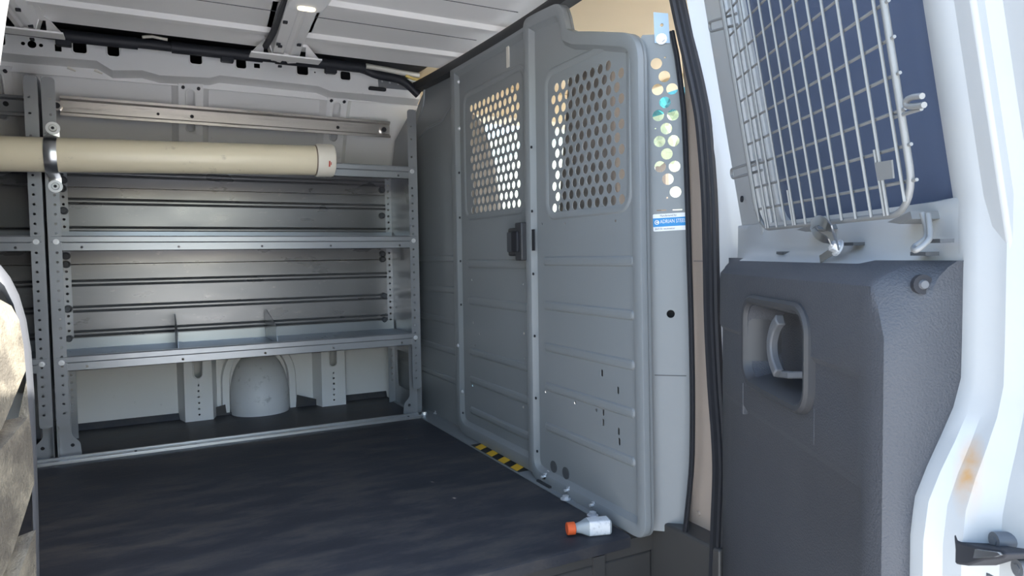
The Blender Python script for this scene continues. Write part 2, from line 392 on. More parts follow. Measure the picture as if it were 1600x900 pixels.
# outer skin above the gap, black to paint the shade behind the cant rail
vd = B(); vd.box((XR, 2.40, 1.44), (1.06, 3.2, 1.46)); vd.box((XR, 3.18, 1.30), (1.06, 3.2, 1.46)); vd.box((XR, 2.86, 1.300), (1.06, 3.19, 1.306))
struct(vd, 'roof_void', 'void_black', label='outer skin painted black for shade between roof skin and upper side rail', cat='wall')
# posts
def post(pxu, pxl, xoff=0):
    xu = P(pxu, 150, y=2.86).x; xl = P(pxl, 600, y=3.04).x
    x = (xu+xl)/2+xoff
    pr = empty_child('post', wall)
    w2 = 0.052
    # lower face
    lo = B(); hs = [rrect(x-0.015, 0.175, x+0.015, 0.32, 0.0145, 5)]
    for i in range(6): hs.append(circ(x, 0.145-0.024*i, 0.0042, 8))
    lo.plate([(x-w2, 0.0), (x+w2, 0.0), (x+w2*0.95, 0.60), (x-w2*0.95, 0.60)], hs, 0.003, FY(3.035))
    for s in (-1, 1):
        q = [Vector((x+s*w2, 3.036, 0.0)), Vector((x+s*(w2+0.022), 3.118, 0.0)), Vector((x+s*(w2+0.022), 3.118, 0.6)), Vector((x+s*w2*0.95, 3.036, 0.6))]
        lo.add(q, [(0, 1, 2, 3)])
        q = [Vector((x+s*(w2+0.022), 3.117, 0.03)), Vector((x+s*(w2+0.046), 3.117, 0.03)), Vector((x+s*(w2+0.046), 3.113, 0.6)), Vector((x+s*(w2+0.022), 3.113, 0.6))]
        lo.add(q, [(0, 1, 2, 3)])
    zs = [0.60, 0.80, 0.95, 1.05, 1.12, 1.18, 1.23, 1.275, 1.30]
    yo = 0.035
    ring = []
    e1 = Vector((1, 0, 0))
    # upper face, leaning with the wall: built as a sheet from z 0.6 to 1.275
    for za, zb in zip(zs, zs[1:]):
        ya, yb = wy(za)-yo, wy(zb)-yo
        if za < 0.949 or za > 1.22 or True:
            for s in (-1, 1):
                wa = w2*0.8
                lo.add([Vector((x+s*wa, ya, za)), Vector((x+s*(wa+0.022), wy(za)-0.001, za)), Vector((x+s*(wa+0.022), wy(zb)-0.001, zb)), Vector((x+s*wa, yb, zb))], [(0, 1, 2, 3)])
                lo.add([Vector((x+s*(wa+0.022), wy(za)-0.003, za)), Vector((x+s*(wa+0.046), wy(za)-0.003, za)), Vector((x+s*(wa+0.046), wy(zb)-0.003, zb)), Vector((x+s*(wa+0.022), wy(zb)-0.003, zb))], [(0, 1, 2, 3)])
    # face with slot
    def fm(za, zb):
        pa = Vector((x, wy(za)-yo, za)); pb = Vector((x, wy(zb)-yo, zb)); return frame(pa, (1, 0, 0), pb-pa), (pb-pa).length
    m, Ln = fm(1.13, 1.30)
    lo.plate([(-w2*0.8, -0.0), (w2*0.8, -0.0), (w2*0.8, Ln), (-w2*0.8, Ln)], [rrect(-0.014, 0.01, 0.014, Ln-0.025, 0.0135, 6)], 0.003, m)
    for za, zb in zip([0.6, 0.8, 0.95, 1.05], [0.8, 0.95, 1.05, 1.13]):
        m, Ln = fm(za, zb); hs = [circ(0.0, Ln*0.5, 0.004, 8), circ(-0.03, Ln*0.3, 0.003, 8), circ(0.03, Ln*0.3, 0.003, 8)]
        lo.plate([(-w2*0.8, 0), (w2*0.8, 0), (w2*0.8, Ln), (-w2*0.8, Ln)], hs, 0.003, m)
    o = lo.obj('post', 'wall_white', wall, sharp=30)
    bpy.data.objects.remove(pr)
    lp = B(); m, Ln = fm(1.13, 1.30)
    lp.tube([m @ Vector((u, v, 0.003)) for u, v in rrect(-0.016, 0.008, 0.016, Ln-0.023, 0.0155, 6)], 0.003, 6, loop=True)
    lp.tube([FY(3.032) @ Vector((u, v, 0)) for u, v in rrect(x-0.017, 0.173, x+0.017, 0.32, 0.0165, 6)], 0.003, 6, loop=True)
    lp.obj('slot_lip', 'wall_white', o)
    hk = B()
    for s in (-1, 1):
        hk.cyl((x+s*0.026, 2.826, 1.282), (x+s*0.026, 2.835, 1.282), 0.006, 10)
    hk.obj('plug', 'void_black', o)
def empty_child(name, parent):
    o = bpy.data.objects.new(name, None); COL.objects.link(o); return o
post(301, 307); post(527, 519); post(12, 20, -0.0)
# fuel filler housing
hc = P(411, 640, y=3.02).x
hw = 0.118
dome = B(); rs = []
for i in range(10):
    t = i/9; z = 0.262*t
    wv = hw*(1-t**3.2)**0.5 if t < 1 else 0.0; wv = max(wv, 0.004)
    dp = 0.135*(1-t**2.2)**0.6 if t < 1 else 0.0
    dp = max(dp, 0.002)
    rs.append([Vector((hc+wv*math.cos(math.pi*k/16), 3.118-dp*math.sin(math.pi*k/16)**0.75, z)) for k in range(17)])
dome.rings(rs, closed=False, cap=False)
fh = dome.obj('filler_housing', 'scuffed_white', wall, sharp=60)
ar = []
for k in range(25):
    t = math.pi*k/24; ar.append(Vector((hc+(hw+0.016)*math.cos(t), 3.112, 0.135+0.16*math.sin(t))))
ar = [Vector((hc+hw+0.018, 3.112, 0.0))]+ar+[Vector((hc-hw-0.018, 3.112, 0.0))]
B().sweep(ar, [(0.0, -0.018), (0.020, -0.013), (0.020, 0.013), (0.0, 0.018)], (0, -1, 0)).obj('arch_flange', 'wall_white', wall, sharp=50)
# ---- roof: corrugated skin
rp = []
def yr(y0, y1, dz, s=0.012): rp.extend([(y0-s, 0), (y0, -dz), (y1, -dz), (y1+s, 0)])
rp.append((1.12, 0.0))
for c in (1.36, 1.68): yr(c-0.02, c+0.02, 0.010)
yr(1.99, 2.02, 0.013); yr(2.305, 2.335, 0.013)
rp += [(2.40, 0.0), (2.455, -0.014), (2.465, -0.014)]
rp.sort()
rb = B()
rb.rings([[Vector((x, y, RZ+z)) for y, z in rp]+[Vector((x, 2.465, RZ+0.03)), Vector((x, 1.12, RZ+0.03))] for x in (XR, 1.05)])
roof = struct(rb, 'ceiling', 'roof_white', label='ribbed white roof skin above the cargo space', cat='ceiling', sharp=20)
sl = B()
for y in (2.135, 1.84): sl.box((XR, y, RZ-0.0015), (1.0, y+0.002, RZ))
sl.obj('seam', 'knob_dark', roof)
# roof bows (two cross members), hat section
def bow(x0, x1, yf, label):
    bo = B(); w_ = x1-x0
    sec = [(0, 0.012), (0.014, 0.012), (0.026, -0.030), (w_*0.42, -0.034), (w_*0.47, -0.026), (w_*0.56, -0.026), (w_*0.60, -0.034), (w_-0.026, -0.030), (w_-0.014, 0.012), (w_, 0.012), (w_, 0.020), (0, 0.020)]
    ys = [1.15, 1.5, 1.9, 2.3, 2.5, yf]; dz = [0, 0, 0, 0, -0.004, -0.012]
    bo.rings([[Vector((x0+a-(yf-y)*0.075, y, RZ+b+d-0.012)) for a, b in sec] for y, d in zip(ys, dz)])
    o = bo.obj('roof_bow', 'roof_white', roof, sharp=25)
    ft = B(); ft.box((x0-0.045, yf-0.03, RZ-0.058), (x1+0.045, yf+0.03, RZ-0.053))
    for s, xx in ((-1, x0), (1, x1)):
        ft.add([Vector((xx, yf-0.03, RZ-0.015)), Vector((xx+s*0.045, yf-0.005, RZ-0.053)), Vector((xx, yf+0.03, RZ-0.053)), Vector((xx, yf+0.0, RZ-0.0))], [(0, 1, 3), (1, 2, 3)])
    ft.obj('foot_plate', 'roof_white', o, sharp=30)
    hl = B()
    for t, q in ((0.25, 2.08), (0.25, 2.3), (0.7, 2.28), (0.7, 2.42), (0.28, 2.5), (0.3, 2.32), (0.45, 2.56)):
        xx = x0+w_*t-(yf-q)*0.075; hl.box((xx-0.006, q-0.006, RZ-0.050), (xx+0.006, q+0.006, RZ-0.044))
    hl.obj('punched_hole', 'void_black', o)
    return o
xa = P(412, 82, z=RZ-0.04); xb = P(480, 86, z=RZ-0.04)
YF = xa.y-0.02
bow(xa.x, xb.x, YF, 'a')
xc = P(20, 38, z=RZ-0.04); xd = P(70, 42, z=RZ-0.04)
bow(xc.x-0.02, xd.x, YF+0.04, 'b')
# wiring flap beside the centre bow
wf = B(); pts = [P(px, py, z=RZ-0.03) for px, py in ((415, 72), (428, 48), (437, 22), (448, -5), (460, -40))]
wf.tube(smooth(pts, 5), 0.010, 8)
wf.obj('roof_cable', 'cable_black', None, label='dark wiring loom running along the centre roof bow', cat='cable')
# dome lamp
lp = P(484, 8, z=RZ-0.055)
lm = empty('dome_lamp', (lp.x, lp.y, RZ-0.06), 'small interior lamp with warm lens on the centre roof bow', 'lamp')
B().ext(rrect(lp.x-0.055, lp.y-0.10, lp.x+0.04, lp.y+0.035, 0.02), RZ-0.062, RZ-0.046, FZ(0)).obj('housing', 'wall_white', lm, bevel=0.003)
B().ext(rrect(lp.x-0.03, lp.y-0.004, lp.x+0.016, lp.y+0.022, 0.011), RZ-0.066, RZ-0.058, FZ(0)).obj('lens', 'lamp_lens', lm, bevel=0.002)
# wiring harness along the cant rail
hp = [P(px, py, y=2.715) for px, py in ((-30, 40), (40, 48), (92, 55), (180, 64), (230, 69), (300, 77), (400, 88), (480, 96), (555, 105), (590, 117), (628, 126), (654, 148))]
hs = B(); sm = smooth(hp, 5); hs.tube(sm, 0.017, 10)
hr = hs.obj('wiring_harness', 'cable_black', None, label='black wrapped wiring harness along the top of the far wall', cat='cable', sharp=60)
for px0, px1 in ((92, 215), (268, 410), (430, 570)):
    ex = B(); n = 8; ex.tube([P(px0+(px1-px0)*i/n, 45+(px0+(px1-px0)*i/n)*0.107, y=2.70) for i in range(n+1)], 0.021, 8)
    ex.obj('sleeve', 'cable_black', hr, sharp=60)
for px, py in ((99, 63), (355, 89), (517, 107)):
    p = P(px, py, y=2.70); tg = B(); tg.box((p.x-0.022, 2.69, p.z-0.018), (p.x+0.022, 2.72, p.z+0.02)); tg.obj('clip', 'cable_black', hr, bevel=0.004)
for pts, r_ in ((((222, 58), (238, 57), (252, 60), (262, 62)), 0.005), (((572, 103), (600, 108), (630, 114), (655, 118)), 0.010)):
    fo = B(); fo.tube([P(px, py, y=2.685) for px, py in pts], r_, 6); fo.obj('foil_wrap', 'sealer', hr)
yp = B(); pts = [P(px, py, y=2.68) for px, py in ((634, 118), (645, 123), (656, 125))]; yp.tube(pts, 0.006, 6)
yp.obj('yellow_tag', 'paper_yellow', hr)
# bracket plate at the end of the cant rail
bk = B(); a = XZ(590, 133, 2.755); b = XZ(648, 120, 2.755)
bk.plate([XZ(590, 119, 2.755), XZ(650, 128, 2.755), XZ(650, 142, 2.755), XZ(592, 137, 2.755)], [circ(*XZ(px, py, 2.755), 0.005, 10) for px, py in ((597, 127), (609, 129), (622, 131), (634, 134))], 0.003, FY(2.755))
bk.obj('bracket', 'shelf_grey', wall)
bk = B(); bk.box(P(575, 136, y=2.76), P(604, 142, y=2.74)); bk.obj('clip', 'void_black', wall, bevel=0.004)
# ---- closing walls out of view: rear end, near side behind the left door, header above the opening
struct(B().box((XR-0.04, 1.1, -0.3), (XR, 3.2, 1.45)), 'wall_left', 'wall_white', label='rear end of the cargo space', cat='wall')
nr = B(); nr.box((XR, 1.12, -0.5), (-0.24, 1.18, 1.45))
nr.box((-0.24, 1.10, 1.28), (1.05, 1.20, 1.45))
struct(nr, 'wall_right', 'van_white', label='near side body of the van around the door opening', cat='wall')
rf = B(); rf.box((XR, 1.10, 1.48), (2.0, 3.2, 1.50))
struct(rf, 'roof_shell', 'van_white', label='outer roof of the van', cat='roof')
# ================================================================== PARTITION (bulkhead)
part = empty('bulkhead_partition', (XP, 2.0, 0.0), 'grey steel bulkhead partition with perforated windows between cargo space and cab', 'partition')
HP, HR = 0.0335, 0.0122       # hole pitch and radius of the perforated windows
def perf(y0, y1, z0, z1, keep=lambda y, z: True):
    hs = []; r = 0; z = z0
    while z <= z1+1e-6:
        y = y0 + (HP/2 if r % 2 else 0)
        while y <= y1+1e-6:
            if keep(y, z): hs.append(circ(y, z, HR, 12))
            y += HP
        z += HP*0.866; r += 1
    return hs
RIM = [(0.0, 0.008), (0.0, -0.013), (0.0015, -0.016), (0.004, -0.017), (0.026, -0.017), (0.031, -0.015), (0.040, -0.003), (0.044, 0.0)]
def emboss(bb, y0, y1, zc, x, hgt=0.016, dep=0.006):           # long pressed rib with rounded ends
    o = rrect(y0, zc-hgt, y1, zc+hgt, hgt*0.9, 5)
    bb.rim(o, [(0.0, 0.0005), (0.005, -dep*0.8), (0.010, -dep)], FX(x))
    ins = [(a, b) for a, b in rrect(y0+0.010, zc-hgt+0.010, y1-0.010, zc+hgt-0.010, max(0.002, hgt*0.9-0.010), 5)]
    bb.add([FX(x) @ Vector((a, b, -dep)) for a, b in ins], [tuple(range(len(ins)))])
# -- hinged door panel with perforated window
door = B()
DY0, DY1, DZ0, DZ1 = 1.715, 2.335, 0.005, 1.335
dout = roundpoly([(DY0, DZ0), (DY1, DZ0), (DY1, DZ1), (DY0, DZ1)], [0.02, 0.09, 0.03, 0.01], 7)
a = P(740, 328, x=XP); b = P(810, 135, x=XP)
dh = perf(P(812, 325, x=XP).y+0.003, P(737, 325, x=XP).y, P(775, 323, x=XP).z, P(775, 148, x=XP).z)
tiny = [(738, 437), (818, 444), (740, 504), (750, 521), (742, 540), (819, 521), (820, 560), (739, 602), (768, 478), (790, 480), (822, 483), (825, 578), (818, 636), (794, 661), (822, 678)]
dh += [circ(*YZ(px, py, XP), 0.0042, 8) for px, py in tiny]
door.plate(dout, dh, 0.002, FX(XP))
door.rim(dout, [(i*1.2, h*0.9) for i, h in RIM], FX(XP))
for z in (0.622, 0.492): emboss(door, 1.80, 2.235, z, XP, 0.016)
for z in (0.312, 0.212, 0.102): emboss(door, 1.80, 2.235, z, XP, 0.015)
dp = door.obj('door', 'grey_paint', part, sharp=28)
# pressed frame around the window
def wframe(y0, y1, z0, z1, x, par, name='window_frame'):
    o = rrect(y0, z0, y1, z1, 0.045, 6)
    B().rim(o, [(-0.004, 0.0004), (0.001, -0.004), (0.010, -0.004), (0.016, -0.0002)], FX(x)).obj(name, 'grey_paint', par, sharp=40)
wframe(P(824, 325, x=XP).y, P(727, 325, x=XP).y, P(775, 338, x=XP).z, P(775, 122, x=XP).z, XP-0.001, dp)
# latch
lt = empty_part = None
lc = P(807, 378, x=XP-0.03)
lb = B(); lb.box((XP-0.034, lc.y-0.065, lc.z-0.042), (XP-0.001, lc.y+0.050, lc.z+0.042))
lat = lb.obj('latch', 'dark_plastic', dp, bevel=0.006, label='black paddle latch')
q = B(); q.box((XP-0.052, lc.y-0.070, lc.z-0.055), (XP-0.030, lc.y-0.030, lc.z+0.055)); q.obj('latch_body', 'dark_plastic', lat, bevel=0.004)
q = B(); q.box((XP-0.060, lc.y-0.058, lc.z-0.030), (XP-0.050, lc.y-0.020, lc.z+0.030)); q.obj('latch_lever', 'void_black', lat, bevel=0.004)
q = B(); q.box((XP-0.040, lc.y+0.0, lc.z-0.030), (XP-0.033, lc.y+0.045, lc.z+0.030)); q.obj('latch_plate', 'knob_dark', lat, bevel=0.003)
hk = P(824, 281, x=XP-0.02); q = B()
q.box((XP-0.022, hk.y-0.007, hk.z-0.062), (XP-0.002, hk.y+0.007, hk.z+0.062)); q.obj('grab_strip', 'dark_plastic', dp, bevel=0.003)
q = B(); s0 = P(793, 66, x=XP-0.003); s1 = P(794, 105, x=XP-0.003)
q.box((XP-0.004, s0.y-0.008, s1.z), (XP-0.001, s0.y+0.008, s0.z)); q.obj('slot', 'sealer', dp)
# -- fixed panel at the near side, shaped round the door pillar
XF = XP-0.018
fo_px = [(845, 752), (830, 690), (828, 300), (826, 44), (829, 34), (842, 22), (872, 8), (882, 6), (888, 14), (893, 40), (898, 48), (930, 50), (962, 52), (986, 60), (999, 76), (1005, 102), (1010, 300), (1018, 800), (1016, 836), (1006, 846), (990, 842)]
fp = [YZ(px, py, XF) for px, py in fo_px]
yl = YZ(829, 400, XF)[0]
ytop = YZ(1006, 120, XF)[0]; ybot = YZ(1018, 780, XF)[0]
fpoly = [(yl, 0.0), (yl, 1.318)] + [YZ(px, py, XF) for px, py in ((846, 20), (874, 7), (884, 8), (890, 26), (894, 46), (904, 50), (930, 50), (958, 51))] + [(ytop, YZ(992, 62, XF)[1]+0.004), (ybot, 0.0)]
frad = [0.075, 0.03, 0.02, 0.02, 0.02, 0, 0, 0, 0, 0.02, 0.10, 0.045]
fout = roundpoly(fpoly, frad, 7)
zt = YZ(915, 106, XF)[1]
yR, yL = YZ(972, 315, XF)[0], YZ(864, 320, XF)[0]
fh = perf(yR, yL, YZ(920, 318, XF)[1], YZ(900, 108, XF)[1], lambda y, z: not (y < yR+0.05 and z > YZ(960, 118, XF)[1]+(y-yR)*0.6))
tiny = [(881, 407), (906, 407), (932, 407), (960, 409), (853, 612), (847, 350), (883, 349), (962, 345)]
fh += [circ(*YZ(px, py, XF), 0.0038, 8) for px, py in tiny]
for px, py in ((941, 583), (966, 610), (943, 644), (943, 660), (967, 674), (968, 690)):
    a = YZ(px, py, XF); fh.append(rrect(a[0]-0.0045, a[1]-0.009, a[0]+0.0045, a[1]+0.009, 0.003, 2))
for px, py in ((899, 629), (932, 641)):
    a = YZ(px, py, XF); fh.append(circ(a[0], a[1], 0.0045, 8))
fx = B(); fx.plate(fout, fh, 0.002, FX(XF)); fx.rim(fout, RIM, FX(XF))
for z in (0.632, 0.508, 0.392, 0.280, 0.166): emboss(fx, ytop+0.035, yl-0.075, z, XF, 0.014)
fxo = fx.obj('fixed_panel', 'grey_paint', part, sharp=28)
for px, py in ((866, 729), (885, 739)):
    a = YZ(px, py, XF); q = B(); q.ext(circ(a[0], a[1], 0.0165, 20), -0.0030, 0.001, FX(XF)); q.ext(circ(a[0], a[1], 0.011, 20), -0.0020, -0.0032, FX(XF)); q.obj('plug', 'plug_grey', fxo, label='dark round plug')
wframe(ytop+0.045, yL+0.035, YZ(920, 336, XF)[1], zt+0.035, XF-0.001, fxo)
bl = B()
for px, py in ((714, 540), (721, 612), (715, 128), (716, 201)):
    p = P(px+2, py, x=XP-0.019); bolt(bl, p, (-1, 0, 0), 0.005, 0.005)
bl.obj('bolts', 'bolt_steel', dp, kind='stuff')
bl = B()
for px, py in ((718, 270), (719, 340), (720, 408), (721, 476), (724, 645)):
    p = P(px, py, x=XP-0.018); bl.cyl(p, p-Vector((0.003, 0, 0)), 0.004, 8)
bl.obj('rivet_holes', 'void_black', dp, kind='stuff')
bl = B()
for px, py in ((831, 230), (832, 330), (834, 428), (836, 525), (838, 622), (840, 705)):
    p = P(px, py, x=XF-0.019); bl.cyl(p, p-Vector((0.0025, 0, 0)), 0.004, 8)
bl.obj('rivet_holes', 'void_black', fxo, kind='stuff')
for px, py in ((858, 743), (895, 764), (935, 787)):
    bl = B(); p = P(px, py, x=XF-0.001); bolt(bl, p, (-1, 0, 0), 0.010, 0.016); bl.cyl(p-Vector((0.014, 0, 0)), p-Vector((0.026, 0, 0)), 0.004, 8)
    bl.obj('bolt', 'bolt_steel', fxo)
bl = B(); p = P(833, 367+8, x=XF-0.02)
bl.box((XF-0.021, p.y-0.006, p.z-0.030), (XF-0.017, p.y+0.006, p.z+0.030)); bl.obj('latch_slot', 'void_black', fxo)
# -- side panel towards the far wall
spn = B(); XS_ = XP+0.022
so = [(2.28, 0.0), (3.11, 0.0), (3.10, 0.7), (3.0, 1.05), (2.86, 1.20), (2.74, 1.30), (2.66, 1.335), (2.36, 1.335), (2.28, 1.33)]
spn.plate(roundpoly(so, [0, 0, 0, 0, 0, 0.05, 0.05, 0.0, 0], 4), [], 0.003, FX(XS_))
for z in (0.640, 0.520, 0.400, 0.285, 0.172): emboss(spn, 2.37, 3.05, z, XS_, 0.015)
a = [YZ(px, py, XS_) for px, py in ((706, 165), (690, 190), (668, 200), (656, 215))]
spn.tube([FX(XS_) @ Vector((u, v, 0)) for u, v in [tuple(p) for p in smooth([Vector((*q, 0)).to_2d() for q in a], 4)]] if False else [Vector((XS_, u, v)) for u, v in a], 0.006, 8)
a = [YZ(px, py, XS_) for px, py in ((664, 138), (662, 165), (652, 195))]
spn.tube([Vector((XS_, u, v)) for u, v in a], 0.007, 8)
sp_o = spn.obj('side_panel', 'grey_paint', part, sharp=28)
# -- base flange along the floor, hazard tape, bolts
bf = B(); bf.box((0.948, 1.40, 0.001), (XP+0.02, 2.99, 0.0045)); bf.obj('base_flange', 'grey_paint', part)
for px, py in ((663, 632), (663, 648), (683, 646), (643, 638)):
    bl = B(); bolt(bl, P(px, py, z=0.005), (0, 0, 1), 0.010, 0.012); bl.obj('bolt', 'bolt_steel', part)
for px, py in ((884, 780), (926, 806)):
    bl = B(); bolt(bl, P(px, py, z=0.005), (0, 0, 1), 0.010, 0.010); bl.obj('bolt', 'bolt_steel', part)
q = B(); q.box((0.957, 1.62, 0.0046), (0.992, 1.69, 0.010)); q.obj('clamp_plate', 'dark_plastic', part)
# -- black edge seal along the roof
ps = [P(px, py, x=XP-0.005) for px, py in ((648, 134), (690, 112), (760, 71), (826, 30), (868, 2), (900, -20), (930, -40))]
es = B(); es.sweep(smooth(ps, 3), [(-0.03, -0.010), (0.010, -0.010), (0.014, 0.0), (0.010, 0.022), (-0.03, 0.022)], (-1, 0, 0))
es.obj('edge_seal', 'rubber', part, label='black rubber edging along the roof', sharp=50)
# -- wing (filler) panel with round holes, at the near door pillar
e1w = Vector((0.766, -0.643, 0)); W0 = Vector((0.998, 1.252, 0))
FW = frame(W0, e1w, (0, 0, 1)); nW = e1w.cross(Vector((0, 0, 1)))      # faces the viewer
def WW(px, py, off=0.0):
    r = ray(px, py); t = (nW.dot(W0)+off-nW.dot(CAM))/nW.dot(r); p = CAM+r*t; return ((p-W0).dot(e1w), p.z)
wpx = [(1004, 55), (1048, 53), (1060, 110), (1070, 180), (1076, 300), (1080, 450), (1084, 640), (1082, 720), (1075, 828), (1016, 833), (1012, 500), (1002, 70)]
wo = [WW(px, py) for px, py in wpx]
for k in (-1, -2, -3): wo[k] = (wo[k][0]-0.012, wo[k][1])
zwb = (wo[-3][1]+wo[-4][1])/2; wo[-3] = (wo[-3][0], zwb); wo[-4] = (wo[-4][0], zwb)
whole = [(1025.5, 99.5), (1038, 119.5), (1027.5, 140), (1050, 139), (1039, 160), (1028.5, 180.5), (1051.5, 179.5), (1041, 201), (1030.5, 221), (1052.5, 220), (1042, 240.5), (1031.5, 260.5), (1054, 260), (1043.5, 280), (1055.5, 300)]
wh = [circ(*WW(px, py), 0.0127, 18) for px, py in whole]
wh += [circ(*WW(1048, 490.5), 0.0092, 16), circ(*WW(1042.5, 309), 0.0022, 8), circ(*WW(1039, 90), 0.0022, 8), circ(*WW(1024, 201), 0.002, 8)]
for x0, x1, y0 in ((1026, 1041, 329), (1051, 1066, 328)):
    a = WW(x0, y0); b = WW(x1, y0-0.5); wh.append([(a[0], a[1]-0.0012), (b[0], b[1]-0.0012), (b[0], b[1]+0.0012), (a[0], a[1]+0.0012)])
wg = B(); wg.plate(wo, wh, 0.002, FW)
wing = wg.obj('wing_panel', 'grey_paint', part)
ic = B(); ic.box((-0.01, 0.06, -0.030), (0.085, 0.72, -0.026), FW); ic.obj('hole_shade_plate', 'void_black', part)  # black plate added behind the wing so its low hole looks dark
bd = B(); a = WW(1023, 586); bd.box((a[0], a[1]-0.001, 0.0011), (a[0]+0.07, a[1]+0.001, 0.0016), FW); bd.obj('crease', 'knob_dark', wing)
bk = B()
bk.plate([WW(px, py) for px, py in ((1023, 68), (1047, 68), (1044, 22), (1021, 20))], [circ(*WW(1034, 40), 0.004, 10)], 0.0025, FW @ Matrix.Translation((0, 0, 0.003)))
bk.obj('bracket', 'bracket_metal', part, label='bright metal strap bracket')
p = FW @ Vector((*WW(1033.5, 62), 0.004)); bl = B(); bolt(bl, p, nW, 0.0085, 0.009); bl.obj('bolt', 'bolt_steel', part)
# -- maker's sticker (flat print)
s00 = WW(1021, 362); s01 = WW(1021, 335)
sw_, sh = 0.075, s01[1]-s00[1]
fs = FW @ Matrix.Translation((s00[0], s00[1], 0.0014)) @ Matrix.Rotation(R(2.2), 4, 'Z')
st = B().ext(rrect(0, 0, sw_, sh, 0.003), -0.0002, 0.0004, fs).obj('sticker', 'sticker_white', None, label='blue and white maker sticker on the grey wing panel', cat='sticker')
B().box((0.0, sh*0.26, 0.0004), (sw_, sh*0.76, 0.0007), fs).obj('blue_band', 'sticker_blue', st)
def tx(body, x, y, size, mt, sx=1.0):
    link('lettering', text_mesh(body, size, fs @ Matrix.Translation((x, y, 0.0009)), sx=sx, ext=0.0001), mt, st, sharp=0)
tx('Manufactured by:', 0.016, sh*0.83, sh*0.17, 'print_dark', 0.80)
tx('ADRIAN STEEL', 0.0155, sh*0.45, sh*0.31, 'sticker_white', 0.72)
tx('Cargo Management Solutions', 0.0225, sh*0.33, sh*0.08, 'sticker_white', 1.3) if False else None
tx('800-677-2726   www.adriansteel.com', 0.004, sh*0.09, sh*0.14, 'print_dark', 0.52)
em = B(); em.ext(circ(0.0085, sh*0.52, 0.0052, 20), 0.0006, 0.0010, fs); em.obj('emblem', 'sticker_white', st)
em = B(); pts = [fs @ Vector((0.0085+0.0027*math.cos(t), sh*0.52+0.0027*math.sin(t), 0.0011)) for t in [R(40+i*28) for i in range(11)]]
em.tube(pts, 0.0009, 6); em.obj('emblem_mark', 'sticker_blue', st)
# hazard tape on the sill
tz = 0.005
ha, hb_ = P(742, 697, z=tz), P(806, 733, z=tz)
hz = empty('hazard_tape', (0.97, (ha.y+hb_.y)/2, tz), 'yellow and black striped hazard tape on the partition sill', 'tape')
ya, yb = ha.y+0.02, hb_.y-0.03
B().box((0.952, yb, tz), (0.990, ya, tz+0.0006)).obj('backing', 'black_tape', hz)
n = 4
for i in range(n):
    y0 = ya-(ya-yb)*(i+0.25)/n; dy = (ya-yb)/n*0.5
    B().ext([(0.952, y0-0.012), (0.990, y0+0.012), (0.990, y0+0.012-dy), (0.952, y0-0.012-dy)], tz+0.0006, tz+0.0012, FZ(0)).obj('stripe', 'yellow_tape', hz)
